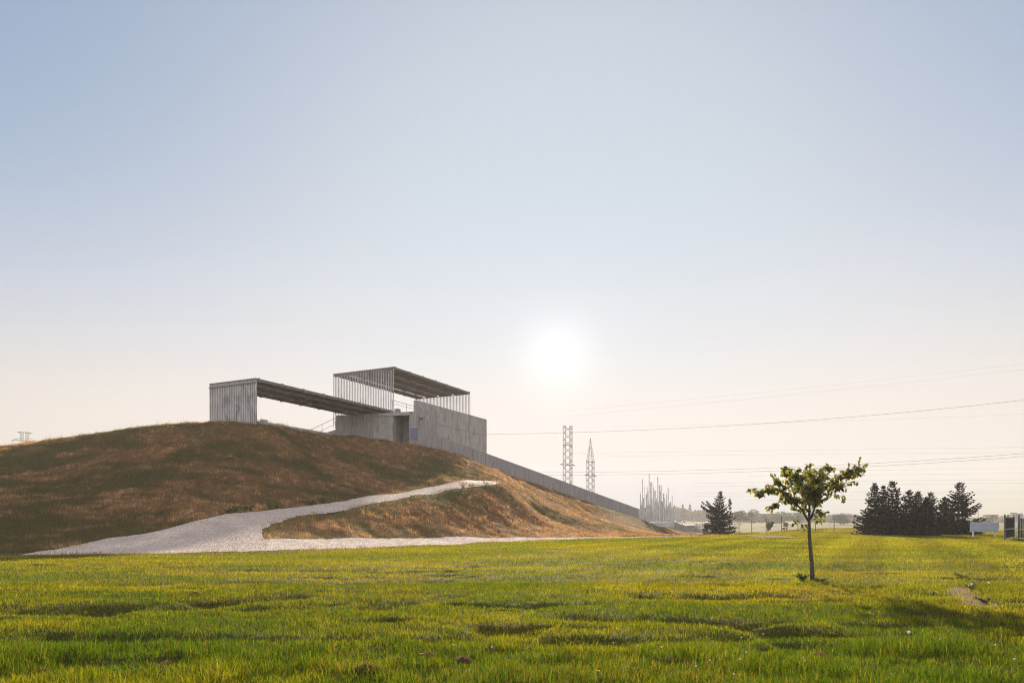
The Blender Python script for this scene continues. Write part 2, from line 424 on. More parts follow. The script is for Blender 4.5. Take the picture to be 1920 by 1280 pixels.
nt.links.new(vo.outputs['Distance'], bp.inputs['Height']); nt.links.new(bp.outputs[0], b.inputs['Normal'])
nt.links.new(c2, b.inputs['Base Color']); nt.links.new(b.outputs[0], out.inputs[0])
M['gravel'] = m
path_z = lambda x, y: base_z(x, y) + .03 * (fbm(x * .5, y * .5, 91, 3) - .5) + .014 * (vnoise(x * 2.2, y * 2.2, 92) - .5)
sheet('gravel_path', PATH, .0, M['gravel'], .45, path_z)
M['worn'] = surf_mat('worn_track', (.20, .16, .125), (.31, .26, .21), 1.0, 0, (1, 1, 1), 3.0, .3, None, 0.0)
sheet('worn_path', STRIP, .035, M['worn'], .6, lambda x, y: ground_z(x, y))
ROAD = [(40, 116), (47, 104), (60, 92), (90, 76), (140, 60), (146, 68), (96, 86), (66, 102), (54, 113), (46, 124)]
sheet('road', densify(ROAD, 2.0, .05, 9), .07, M['road'], 2.0, lambda x, y: ground_z(x, y, False) if False else ground_z(x, y))

# loose stones lying on the gravel
def stones():
    xs = rng.uniform(-23, 20, 400000); ys = rng.uniform(30, 68, 400000)
    ok = in_poly(xs, ys, PATH); xs, ys = xs[ok][:42000], ys[ok][:42000]
    n = len(xs); z = path_z(xs, ys)
    s = rng.uniform(.012, .034, n)
    base = np.array([(1, 0, 0), (-.5, .87, 0), (-.5, -.87, 0), (.1, .1, .75), (0, 0, -.6)])
    a = rng.uniform(0, 6.28, n); ca, sa = np.cos(a), np.sin(a)
    bb = base[None] * (1 + rng.uniform(-.35, .35, (n, 5, 1)))
    v = np.empty((n, 5, 3))
    v[:, :, 0] = (bb[:, :, 0] * ca[:, None] - bb[:, :, 1] * sa[:, None]) * s[:, None] + xs[:, None]
    v[:, :, 1] = (bb[:, :, 0] * sa[:, None] + bb[:, :, 1] * ca[:, None]) * s[:, None] + ys[:, None]
    v[:, :, 2] = bb[:, :, 2] * s[:, None] + z[:, None] + .004
    t = np.array([(0, 1, 3), (1, 2, 3), (2, 0, 3), (1, 0, 4), (2, 1, 4), (0, 2, 4)])
    tris = (np.arange(n)[:, None, None] * 5 + t[None]).reshape(-1, 3)
    tone = rng.uniform(.45, 1.0, n)[:, None] * np.array([.78, .66, .57])
    return np_mesh('loose_gravel', v.reshape(-1, 3), tris=tris, mat=M['stone'], colors=np.repeat(tone, 5, 0))
m, nt, out = new_mat('loose_stone')
at = N(nt, 'ShaderNodeAttribute', attribute_name='Col'); b = N(nt, 'ShaderNodeBsdfPrincipled'); b.inputs['Roughness'].default_value = .8
nt.links.new(at.outputs['Color'], b.inputs['Base Color']); nt.links.new(b.outputs[0], out.inputs[0]); M['stone'] = m
tag(link('loose_gravel', stones()), 'pale loose stones strewn over the gravel path', 'gravel', kind='stuff')

# ------------------------------------------------------------------ grass
def blades(name, x, y, z, h, w, col, mat, lean=.45, segs=2, leandir=None):
    n = len(x); yaw = rng.uniform(0, math.pi, n)
    la = rng.uniform(0, 2 * math.pi, n) if leandir is None else leandir + rng.normal(0, .8, n)
    ln = np.abs(rng.normal(0, lean, n)) * h
    bx, by = np.cos(yaw) * w * .5, np.sin(yaw) * w * .5
    lx, ly = np.cos(la) * ln, np.sin(la) * ln
    if segs == 2:
        v = np.empty((n, 5, 3))
        v[:, 0] = np.c_[x - bx, y - by, z - .015]; v[:, 1] = np.c_[x + bx, y + by, z - .015]
        mx, my, mz = x + lx * .3, y + ly * .3, z + h * .6
        v[:, 2] = np.c_[mx + bx * .8, my + by * .8, mz]; v[:, 3] = np.c_[mx - bx * .8, my - by * .8, mz]
        v[:, 4] = np.c_[x + lx, y + ly, z + h * np.sqrt(np.maximum(.15, 1 - (ln / h * .6) ** 2))]
        o = np.arange(n)[:, None] * 5
        return link(name, np_mesh(name, v.reshape(-1, 3), quads=o + np.array([[0, 1, 2, 3]]), tris=o + np.array([[3, 2, 4]]), mat=mat, colors=np.repeat(col, 5, 0)))
    v = np.empty((n, 3, 3))
    v[:, 0] = np.c_[x - bx, y - by, z - .015]; v[:, 1] = np.c_[x + bx, y + by, z - .015]
    v[:, 2] = np.c_[x + lx, y + ly, z + h]
    return link(name, np_mesh(name, v.reshape(-1, 3), tris=np.arange(n * 3).reshape(-1, 3), mat=mat, colors=np.repeat(col, 3, 0)))

def scatter(n, d0, d1, power, half=.83):
    """distance density ~ d^power within the field of view (plus a margin)"""
    u = rng.uniform(0, 1, n); e = power + 2
    d = (d0 ** e + u * (d1 ** e - d0 ** e)) ** (1 / e)
    x = rng.uniform(-half, half, n) * d + rng.uniform(-.8, .8, n)
    return x, d
def gz_fast(x, y):
    """bilinear look-up in the ground sheet"""
    r = np.hypot(x, y); a = np.degrees(np.arctan2(x, y))
    i = np.clip(np.searchsorted(rad, r) - 1, 0, nR - 2); j = np.clip(np.searchsorted(ang, a) - 1, 0, nA - 2)
    fi = (r - rad[i]) / (rad[i + 1] - rad[i]); fj = (a - ang[j]) / (ang[j + 1] - ang[j])
    return (GZ[i, j] * (1 - fj) + GZ[i, j + 1] * fj) * (1 - fi) + (GZ[i + 1, j] * (1 - fj) + GZ[i + 1, j + 1] * fj) * fi

def lawn_color(x, y, n):
    t = np.clip(fbm(x * .22, y * .5, 71, 4) * 1.6 - .3 - .38 * sstep(14, 8, y) + .55 * (vnoise(x * 4, y * 4, 72) - .5) + rng.normal(0, .2, n), 0, 1)
    c = lerp((.042, .080, .005), (.172, .163, .012), t) * rng.uniform(.3, 1.7, n)[:, None]
    st = np.sin((x * math.cos(.5) - y * math.sin(.5)) * 2 * math.pi / 3.4)                 # mower passes
    c = c * (1 + .16 * np.tanh(3 * st) * sstep(12, 20, y) * sstep(-.1, .25, x / y))[:, None]
    br = (rng.uniform(0, 1, n) < .07 + .22 * sstep(.5, .75, fbm(x * .3, y * .6, 73, 3)) + .25 * sstep(3, 0, front_y(x) - y)).astype(float)
    return c * (1 - br[:, None]) + lerp((.10, .075, .025), (.20, .165, .06), rng.uniform(0, 1, n)) * br[:, None]
def off_path(x, y):
    """inside the gravel, except for tufts creeping in over its edges"""
    i = in_poly(x, y, PATH); k = np.nonzero(i)[0]
    d = seg_dist(x[k], y[k], PATH + PATH[:1])
    creep = (d < .55 * vnoise(x[k] * 1.1, y[k] * 1.1, 95) ** 2 + .06) & (rng.uniform(0, 1, len(k)) < .55)
    creep |= (rng.uniform(0, 1, len(k)) < .05) & (fbm(x[k] * .8, y[k] * .8, 96, 3) > .60)
    i[k[creep]] = False
    return i
def keep_lawn(x, y):
    ok = ~off_path(x, y) & ~in_poly(x, y, STRIP) & (zone_dry(x, y) < rng.uniform(.2, .8, len(x)))
    return ok & (rng.uniform(0, 1, len(x)) > soil_mask(x, y) * .9)
# near lawn
x, y = scatter(480000, 5.4, 17.0, -1.15, .92)
ok = keep_lawn(x, y); x, y = x[ok], y[ok]; n = len(x)
patch = fbm(x * 1.4, y * 1.4, 81, 4); tuft = vnoise(x * 6, y * 6, 83)
h = (.030 + .04 * patch + .035 * tuft ** 2) * rng.uniform(.45, 1.5, n)
tall = sstep(8.9, 8.2, y + .4 * np.sin(x * .7) + .5 * (patch - .5))
h = h * (1 + (.15 + .8 * sstep(.42, .62, patch)) * tall)
rut = np.zeros(n)
for pts, w, dep in RUTS[:12]: rut = np.maximum(rut, np.exp(-(seg_dist(x, y, pts) / (w * .9)) ** 2))
h *= 1 - .25 * rut
long_ = rng.uniform(0, 1, n) < .012; h[long_] *= 1.9
w = (.0042 + .0003 * (y - 6)) * rng.uniform(.7, 1.4, n)
o = blades('lawn_grass', x, y, gz_fast(x, y), h, w, lawn_color(x, y, n), M['lawn'], .75, 2)
tag(o, 'bright green lawn grass filling the foreground', 'grass', kind='stuff')
# middle and far lawn
x, y = scatter(1650000, 16.0, 135.0, -1.3, .92)
ok = keep_lawn(x, y) & (np.abs(x) < .9 * y + 4); x, y = x[ok], y[ok]; n = len(x)
h = (.03 + .04 * fbm(x * 1.4, y * 1.4, 81, 4) + .035 * vnoise(x * 6, y * 6, 83) ** 2) * rng.uniform(.5, 1.5, n) * (1 + .004 * y)
w = (.010 + .0007 * (y - 16)) * rng.uniform(.7, 1.4, n)
o = blades('lawn_grass', x, y, gz_fast(x, y), h, w, lawn_color(x, y, n), M['lawn'], .75, 1)
tag(o, 'mown lawn grass stretching back to the fence and spruces', 'grass', kind='stuff')
# dry mound grass
x, y = scatter(2050000, 29, 145, -.6, 1.0)
ok = ~off_path(x, y) & (zone_dry(x, y) > rng.uniform(.2, .8, len(x))) & (x > -.98 * y - 4)
wd = EE - A1; side = (x - A1[0]) * wd[1] - (y - A1[1]) * wd[0]
ok &= ~((side / np.linalg.norm(wd) < .1) & (x > A1[0] - .2)) & ~((y > 95) & (x < A1[0]))
x, y = x[ok], y[ok]; n = len(x)
g = dry_tone(x, y)
t = np.clip(g + rng.normal(0, .22, n), 0, 1)
straw = lerp((.20, .108, .045), (.50, .315, .155), np.clip(fbm(x * .8, y * .8, 57, 3) * 1.5 - .3 + rng.normal(0, .2, n), 0, 1))
col = straw * (.35 + 1.35 * vnoise(x * 2.6, y * 2.6, 59))[:, None] * rng.uniform(.6, 1.35, n)[:, None] * (1 - t[:, None]) + lerp((.062, .058, .010), (.125, .105, .022), rng.uniform(0, 1, n)) * t[:, None]
gp = sstep(1.6, .2, seg_dist(x, y, upper_front)) * .8      # greener verge below the upper path
gsel = (rng.uniform(0, 1, n) < gp)[:, None]
col = np.where(gsel, lerp((.09, .11, .018), (.16, .15, .03), rng.uniform(0, 1, n)), col)
tus = vnoise(x * 2.6, y * 2.6, 59); tus2 = vnoise(x * 1.1 + .4 * y, y * 2.2, 60)
h = (.05 + .08 * fbm(x * .9, y * .9, 58, 3) + .34 * tus ** 2 * tus2) * rng.uniform(.5, 1.5, n) * (1 - .6 * sstep(72, 90, y) * sstep(8, 16, x))
crest = (rng.uniform(0, 1, n) < .05 * sstep(8.5, 11.0, gz_fast(x, y)))
h[crest] *= 2.2
w = (.010 + .00028 * y) * rng.uniform(.6, 1.4, n)
o = blades('dry_grass', x, y, gz_fast(x, y), h, w, col, M['dry'], .7, 1)
tag(o, 'brown dry grass covering the mound and the hump by the path', 'grass', kind='stuff')

# ------------------------------------------------------------------ pavilion
Q = np.array([-11.88, 68.5]); th = math.radians(26.4)
U = np.array([math.sin(th), math.cos(th)]); V = np.array([-math.cos(th), math.sin(th)])
def B(s, t, z): 
    q = Q + s * U + t * V; return (q[0] * SB, q[1] * SB, EYE + (z - EYE) * SB)
W0 = np.array([-17.58, 68.2]); WD = np.array([.956, -.292]); WN = np.array([.292, .956])   # front concrete wall
def C(k, n, z):
    q = W0 + k * WD + n * WN; return (q[0] * SB, q[1] * SB, EYE + (z - EYE) * SB)
pav = empty('lookout_pavilion', (Q[0] * SB, Q[1] * SB, 10.5))
def part(mb, name, mat, parent=pav, **k):
    off = np.array(pav.location)
    if parent is pav: mb.v = [tuple(np.array(v) - off) for v in mb.v]
    return mb.build(name, mat, parent, **k)
tag(pav, 'grey lookout pavilion of slatted canopies and board-marked concrete on top of the mound', 'pavilion')

L0, LW, ZL = -17.7, 5.0, 12.42
def roof(s0, s1, t0, t1, z0, nseg, tag_, slots, pitch=.19):
    mb = MB()
    edges = [t0] + [c for sl in slots for c in (sl - .22, sl + .22)] + [t1]
    for a, b_ in zip(edges[::2], edges[1::2]): mb.box(s0, s1, a, b_, z0 - .05, z0, B)
    n = int((t1 - t0) / pitch)
    for i in range(n + 1):
        t = t0 + i * (t1 - t0) / n
        if any(abs(t - sl) < .27 for sl in slots): continue
        mb.box(s0 - .06, s1 + .02, t - .025, t + .025, z0 - .12, z0 - .052, B)
    for i in range(n + 1):                      # board ends standing proud along the roof edge
        t = t0 + i * (t1 - t0) / n
        hid = any(abs(t - sl) < .27 for sl in slots)
        mb.box(s0 - .10, s0 + .5 if hid else s1 + .04, t - .03, t + .03, z0 + .002, z0 + .10, B)
    mb.box(s0 - .04, s0 + .06, t0, t1, z0 - .2, z0 - .121, B)
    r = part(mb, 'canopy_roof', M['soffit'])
    off = np.array(pav.location)
    for i in range(nseg + 1):
        s = s0 + .25 + i * (s1 - s0 - .5) / nseg
        b2 = MB(); b2.box(s - .06, s + .06, t0 + .02, t1 - .02, z0 - .20, z0 - .121, B)
        b2.box(s - .09, s + .09, t0 - .10, t0 - .031, z0 - .16, z0 + .13, B)
        b2.v = [tuple(np.array(v) - off) for v in b2.v]
        b2.build('cross_beam', M['soffit'], r)
    return r
# lower canopy
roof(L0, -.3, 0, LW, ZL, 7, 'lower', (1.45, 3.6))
mb = MB()
for i in range(27):
    t = i * LW / 26
    mb.box(L0 - .06, L0 + .06, t - .055, t + .055, 7.6, ZL - .02, B)
mb.box(L0 - .01, L0 + .03, .04, LW - .04, 7.6, ZL - .06, B)
part(mb, 'slat_screen', M['board'])
mb = MB(); mb.box(L0 - .13, L0 - .092, -.06, LW + .06, ZL - .30, ZL - .20, B); part(mb, 'screen_rail', M['soffit'])
mb = MB(); mb.box(L0 + .2, -1.5, -.15, LW, 8.2, 9.2, B); part(mb, 'floor_slab', M['smooth_concrete'])
mb = MB(); mb.box(L0 + .5, L0 + 1.1, -.1, .05, 9.203, 9.42, B); part(mb, 'bench_block', M['smooth_concrete'])
# upper canopy
ZU, US, UW = 16.85, 15.3, 7.7
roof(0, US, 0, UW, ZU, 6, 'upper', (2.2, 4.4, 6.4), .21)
for s in (0.0, US):
    mb = MB()
    for i in range(38):
        t = i * UW / 37
        mb.box(s - .028, s + .028, t - .030, t + .030, 11.7, ZU - .06, B)
    part(mb, 'slat_screen', M['board'])
mb = MB(); mb.box(-.12, -.072, -.05, 3.2, 12.15, 12.55, B); part(mb, 'kick_board', M['board'])
# concrete front wall, pier, lintel and passage
ZT = 12.0
mb = MB(); mb.box(0, 4.1, 0, 3.0, 8.6, ZT, C); part(mb, 'board_wall', M['concrete'])
mb = MB(); mb.box(4.103, 6.3, .05, 3.0, 8.4, ZT - .02, C); part(mb, 'smooth_wall', M['smooth_concrete'])
mb = MB(); mb.box(4.06, 8.0, -.03, 2.4, ZT - .30, ZT + .02, C); part(mb, 'lintel', M['smooth_concrete'])
mb = MB(); mb.box(6.303, 7.4, 2.0, 2.3, 8.0, ZT - .32, C); mb.box(7.4, 8.0, 2.0, 2.3, 8.0, ZT - .62, C); part(mb, 'passage_wall', M['concrete'])
mb = MB(); mb.box(8.003, 10.68, 0, .6, 7.4, ZT + .03, C); part(mb, 'pier', M['concrete'])
mb = MB(); mb.box(8.02, 8.3, .603, 2.3, 7.4, ZT - .33, C); part(mb, 'pier_return', M['concrete'])
mb = MB(); mb.box(-.3, 1.8, -.5, -.003, 8.8, 10.12, C); part(mb, 'footing', M['smooth_concrete'])
mb = MB(); mb.hexa([C(-1.9, .4, 8.5), C(-.003, .4, 8.5), C(-.003, 2.6, 8.5), C(-1.9, 2.6, 8.5), C(-1.9, .4, 10.25), C(-.003, .4, 10.75), C(-.003, 2.6, 10.75), C(-1.9, 2.6, 10.25)])
part(mb, 'stair_flank', M['smooth_concrete'])
mb = MB(); mb.prism([(.2, 0), (15.3, 0), (15.3, 7.7), (.2, 7.7)], 11.2, 11.98, B); part(mb, 'deck_slab', M['smooth_concrete'])
# tall stair wall running back along the deck, cast in panels with open joints
for a, b_ in ((.75, 4.2), (4.24, 7.4), (7.44, 11.4), (11.44, 15.5)):
    mb = MB(); mb.box(a, b_, -2.2, -1.9, 6.5, 13.55, B); part(mb, 'wall_panel', M['smooth_concrete'])
mb = MB(); mb.box(.7, 15.45, -2.225, -2.2, 11.55, 11.62, B); part(mb, 'pour_joint', M['concrete'])
def rail(pts, posts, zdrop, name='handrail'):
    mb = MB(); mb.tube(pts, .03, 6); mb.tube([np.array(p) - (0, 0, zdrop) for p in pts], .022, 6)
    for p, l in posts: mb.tube([p, np.array(p) - (0, 0, l)], .025, 6)
    return part(mb, name, M['darksteel'])
a, b_ = P(579, 807, 69.3 * SB), P(645, 776, 71.8 * SB)
rail([a, b_], [(a + (b_ - a) * t, 1.15) for t in (.04, .37, .7)], .78)
a, b_ = np.array(B(2.0, 1.9, 14.1)), np.array(B(9.0, 1.9, 14.05))
rail([a, b_], [(a + (b_ - a) * t, 2.1) for t in (.06, .42, .75, 1.0)], .4)
mb = MB(); mb.box(.02, .5, -.5, -.08, 11.9, 12.72, B); part(mb, 'parapet_block', M['concrete'])
mb = MB(); mb.tube([C(6.35, 1.2, 9.25), C(7.1, 1.2, 9.35), C(7.9, 1.2, 9.9)], .035, 6); mb.tube([C(6.4, 1.2, 9.25), C(6.4, 1.2, 8.2)], .03, 6); mb.tube([C(7.7, 1.2, 9.75), C(7.7, 1.2, 8.2)], .03, 6)
part(mb, 'handrail', M['darksteel'])
for k, n_, z in ((9.3, -.12, 11.3), (7.35, 1.88, 11.25)):
    mb = MB(); mb.box(k - .14, k + .14, n_, n_ + .118, z - .06, z + .06, C); mb.box(k - .17, k + .17, n_ - .02, n_ + .118, z + .062, z + .085, C); part(mb, 'wall_light', M['darksteel'])
mb = MB(); mb.tube([C(9.97, -.05, 11.35), C(9.97, 0, 11.35)], .07, 10); part(mb, 'wall_cap', M['white'])
s_ = empty('info_panel', C(8.45, -.03, 9.7))
off = np.array(s_.location)
mb = MB(); mb.box(8.22, 8.86, -.06, -.006, 9.35, 10.45, C); mb.v = [tuple(np.array(v) - off) for v in mb.v]; mb.build('panel', M['bluepanel'], s_)
mb = MB(); mb.box(8.19, 8.89, -.07, -.004, 10.453, 10.49, C); mb.v = [tuple(np.array(v) - off) for v in mb.v]; mb.build('frame', M['steel'], s_)
tag(s_, 'small blue information panel fixed to the concrete pier of the pavilion', 'sign')

# ramp wall
mb = MB(); nrm = np.array([-(EE - A1)[1], (EE - A1)[0]]); nrm /= np.linalg.norm(nrm)
NSEG = 24
cap = MB()
for i in range(NSEG):
    k0, k1 = i / NSEG, (i + 1) / NSEG
    p0, p1 = A1 + (EE - A1) * k0, A1 + (EE - A1) * (k1 - .0006); q0, q1 = p0 + nrm * .35, p1 + nrm * .35
    z0, z1 = ZA + (ZE - ZA) * k0, ZA + (ZE - ZA) * k1
    dep = 3.5 if k0 < .9 else 1.4
    mb.hexa([(*p0, z0 - dep), (*p1, z1 - dep), (*q1, z1 - dep), (*q0, z0 - dep), (*p0, z0), (*p1, z1), (*q1, z1), (*q0, z0)])
rw = mb.build('ramp_wall', M['concrete'])
tag(rw, 'long grey board-marked concrete wall sloping down from the pavilion to the lawn', 'wall')

# ------------------------------------------------------------------ pipe sculpture
PIPES = [(185, 745, 12, 0), (200, 415, 10, 0), (207, 455, 12, 1), (222, 650, 16, 1), (242, 172, 14, 2), (238, 575, 20, 1), (262, 525, 22, 0), (280, 312, 9, 2), (275, 712, 24, 0), (297, 700, 14, 1),
         (315, 458, 25, 1), (328, 325, 12, 2), (345, 402, 15, 0), (366, 86, 14, 1), (357, 585, 14, 2), (378, 652, 18, 0), (400, 228, 26, 1), (420, 530, 16, 2), (438, 238, 9, 0), (445, 325, 17, 2),
         (458, 600, 14, 0), (475, 385, 26, 1), (488, 570, 14, 2), (503, 525, 15, 0), (525, 136, 15, 2), (520, 585, 30, 1), (545, 590, 14, 0), (558, 285, 28, 2), (578, 400, 13, 1), (597, 296, 11, 0),
         (602, 582, 26, 1), (622, 600, 14, 0), (632, 438, 26, 2), (655, 525, 14, 1), (660, 690, 20, 0), (680, 580, 15, 2), (688, 450, 12, 0), (718, 335, 16, 1), (715, 712, 24, 0), (738, 650, 14, 2),
         (752, 608, 26, 1), (767, 582, 13, 0), (793, 490, 11, 2), (780, 742, 20, 1), (805, 720, 14, 0), (831, 640, 12, 1), (170, 735, 9, 0), (395, 770, 10, 0), (595, 760, 10, 0), (822, 770, 10, 0)]
sc_o = P(1232, 987, 113.0)
pipe_root = empty('pipe_sculpture', (sc_o[0], sc_o[1], sc_o[2]))
tag(pipe_root, 'cluster of upright steel pipes of many heights standing before the foot of the ramp wall', 'sculpture')
for cx, cy, w, row in PIPES:
    d = 111.6 + row * 1.1
    top = P(1180 + cx / 9.847, 880 + cy / 9.847, d); bot = P(1180 + cx / 9.847, 977.5 if cx > 300 else 975.0, d)
    if cx < 300: bot[2] = P(0, 972 + (cx - 170) * .03, d)[2] - .3
    r = w / 9.847 / F * d * .5
    mb = MB()
    c0, c1 = bot - sc_o, top - sc_o
    mb.tube([c0, c1 - (0, 0, .02), c1], [r, r, r * .85], 10)
    mb.build('pipe', M['steel'], pipe_root, smooth=False)
mb = MB()
l, r_ = P(1196, 978, 111.0) - sc_o, P(1264.5, 978, 111.0) - sc_o
mb.hexa([(l[0], -2.0, -.02), (r_[0], -2.0, -.02), (r_[0], 1.4, -.02), (l[0], 1.4, -.02), (l[0], -2.0, .74), (r_[0], -2.0, .74), (r_[0], 1.4, .74), (l[0], 1.4, .74)])
mb.build('base_box', M['steel'], pipe_root)
for t in (.08, .3, .5, .62, .8, .97):
    mb = MB(); xx = l[0] + (r_[0] - l[0]) * t; mb.box(xx - .05, xx + .05, -2.06, -2.003, -.3, 1.5); mb.build('support_post', M['steel'], pipe_root)

# ------------------------------------------------------------------ pylons and cables
def lattice(mb, zs, ws, r=.11, cx=0.0, cy=0.0, brace=True):
    for (z0, w0), (z1, w1) in zip(list(zip(zs, ws))[:-1], list(zip(zs, ws))[1:]):
        c0 = [(cx + sx * w0, cy + sy * w0, z0) for sx, sy in ((-1, -1), (1, -1), (1, 1), (-1, 1))]
        c1 = [(cx + sx * w1, cy + sy * w1, z1) for sx, sy in ((-1, -1), (1, -1), (1, 1), (-1, 1))]
        for i in range(4):
            j = (i + 1) % 4
            mb.tube([c0[i], c1[i]], r, 4, False)
            if brace:
                mb.tube([c0[i], c1[j]], r * .5, 4, False); mb.tube([c0[j], c1[i]], r * .5, 4, False)
            mb.tube([c1[i], c1[j]], r * .5, 4, False)
def web(mb, zs, hw, r):
    """crossed bracing between two columns"""
    for z0, z1 in zip(zs[:-1], zs[1:]):
        for y in (-.5, .5):
            mb.tube([(-hw, y, z0), (hw, y, z1)], r, 4, False); mb.tube([(hw, y, z0), (-hw, y, z1)], r, 4, False)
def pylon(px, toppy, d, style, label, rz):
    base = np.array([(px - 960) / F * d, d, 0.0]); H = EYE + (HZ - toppy) / F * d
    base[2] = -.6
    root = empty('lattice_pylon', base, rz)
    tag(root, label, 'pylon')
    mb = MB()
    if style == 'twin':        # two slim columns tied by crossarms, flat top
        zs = np.linspace(0, H, 15)
        for sx in (-1, 1):
            lattice(mb, zs, [.62] * len(zs), .10, sx * 1.95, 0, False)
        web(mb, zs, 2.4, .07)
        mb.build('tower_body', M['lattice'], root)
        for zf, hw, rr in ((.97, 2.6, .12), (.80, 2.7, .2), (.60, 4.4, .22), (.40, 2.6, .2)):
            b2 = MB(); z = H * zf
            b2.tube([(-hw, 0, z + .25), (hw, 0, z - .25)], rr, 4); b2.tube([(-hw, 0, z + .25), (-1, 0, z + 1.4)], .1, 4); b2.tube([(hw, 0, z - .25), (1, 0, z + 1.4)], .1, 4)
            b2.build('crossarm', M['lattice'], root)
    elif style == 'spire':
        zs = list(np.linspace(0, H * .72, 11)) + [H * .8, H * .88, H]
        for sx in (-1, 1):
            z2 = np.array(zs[:11]); lattice(mb, z2, [.62 + .25 * max(0, 1 - z / H * 4) for z in z2], .10, sx * 1.75, 0, False)
        web(mb, zs[:11], 2.2, .07); lattice(mb, [H * .72, H * .80, H * .9, H], [1.9, 1.3, .65, .05], .10)
        mb.build('tower_body', M['lattice'], root)
        for zf, hw in ((.72, 2.4), (.56, 3.6), (.34, 2.3)):
            b2 = MB(); z = H * zf
            b2.tube([(-hw, 0, z + .25), (hw, 0, z - .25)], .22, 4); b2.tube([(-hw, 0, z + .25), (-.6, 0, z + 1.3)], .1, 4); b2.tube([(hw, 0, z - .25), (.6, 0, z + 1.3)], .1, 4)
            b2.build('crossarm', M['lattice'], root)
    else:                     # wide arms
        zs = np.linspace(0, H, 15)
        for sx in (-1, 1):
            mb = MB(); lattice(mb, zs, [.65] * 15, .13, sx * 1.75, 0, False); mb.build('tower_column', M['lattice'], root)
        for zf, hw in ((.995, 4.6), (.905, 7.8)):
            b2 = MB(); z = H * zf
            b2.tube([(-hw, 0, z + .4), (hw, 0, z - .4)], .22, 4)
            b2.tube([(-hw, 0, z + .4), (-2.2, 0, z + (2 if hw > 5 else -1.6))], .13, 4); b2.tube([(hw, 0, z - .4), (2.2, 0, z + (2 if hw > 5 else -1.6))], .13, 4)
            if hw > 5:
                b2.tube([(-hw, 0, z + .4), (-hw - .2, 0, z - 3.2)], .16, 4); b2.tube([(hw, 0, z), (hw + .1, 0, z - 3.2)], .12, 4)
            b2.build('crossarm', M['lattice'], root)
    return root
pylon(1064.5, 796, 385, 'twin', 'flat-topped steel lattice pylon rising behind the ramp wall', .25)
pylon(1107, 819, 405, 'spire', 'pointed steel lattice pylon rising behind the ramp wall', .25)
pylon(46, 808, 470, 'wide', 'distant lattice pylon with wide arms peeking over the left shoulder of the mound', .12)

CABLES = [
    ([(880, 812), (1080, 812), (1300, 804.5), (1600, 780), (1920, 747), (2300, 700)], 400, 230, .062, 'darkest single power cable, running from behind the pavilion across to the sky at mid right'),
    ([(1065, 770), (1300, 747), (1600, 718), (1920, 682), (2300, 636)], 400, 260, .022, 'uppermost faint power cable in the sky at right'),
    ([(1065, 780), (1300, 757), (1600, 728), (1920, 692), (2300, 647)], 400, 260, .022, 'faint power cable just under the uppermost one in the sky at right'),
    ([(1107, 800), (1500, 791), (1920, 776), (2300, 757)], 400, 280, .018, 'faint power cable just under the darkest single cable at right'),
    ([(1065, 850), (1300, 845), (1600, 843), (1920, 838), (2300, 832)], 400, 330, .026, 'upper cable of the faint level pair above the small tree top'),
    ([(1065, 857), (1300, 851), (1600, 851.5), (1920, 848.5), (2300, 846)], 400, 330, .022, 'lower cable of the faint level pair above the small tree top'),
    ([(1010, 884), (1110, 885), (1300, 883), (1610, 870), (1920, 848), (2300, 815)], 400, 240, .055, 'upper cable of the dark pair passing behind the small tree crown'),
    ([(1010, 889), (1110, 890), (1300, 888.5), (1620, 875.5), (1920, 853), (2300, 820)], 400, 240, .055, 'lower cable of the dark pair passing behind the small tree crown'),
    ([(1400, 884), (1620, 881.5), (1920, 877.5), (2300, 873)], 430, 380, .03, 'thin level power cable just below the dark pair at right'),
    ([(1400, 892), (1620, 890), (1920, 886.5), (2300, 883)], 430, 380, .03, 'second thin level power cable below the dark pair at right'),
    ([(1300, 906), (1620, 901), (1920, 899), (2300, 898)], 430, 390, .035, 'thin level power cable passing the tips of the tallest spruces'),
    ([(1300, 912), (1620, 908), (1920, 905), (2300, 903)], 430, 390, .03, 'thin level power cable passing just below the tips of the tallest spruces'),
    ([(1300, 924), (1620, 922), (1920, 921.5), (2300, 921)], 430, 400, .035, 'thin level power cable crossing behind the upper third of the spruces'),
    ([(1300, 930), (1620, 927), (1920, 925), (2300, 924)], 430, 400, .03, 'thin level power cable crossing behind the middle of the spruces'),
    ([(1400, 937), (1620, 936.5), (1920, 936.5), (2300, 937)], 430, 400, .035, 'lowest thin power cable, behind the spruces and above the sign board')]
for pts, d0, d1, r, lab in CABLES:
    xs = np.array([p[0] for p in pts]); ys = np.array([p[1] for p in pts])
    X = np.linspace(xs[0], xs[-1], 60)
    co = np.polyfit(xs, ys, 2); Y = np.polyval(co, X)
    p3 = [P(a, b_, d0 + (d1 - d0) * (i / 59)) for i, (a, b_) in enumerate(zip(X, Y))]
    mb = MB(); mb.tube(p3, r, 4)
    tag(mb.build('power_cable', M['cable']), lab, 'cable', 'power cables strung across the sky')

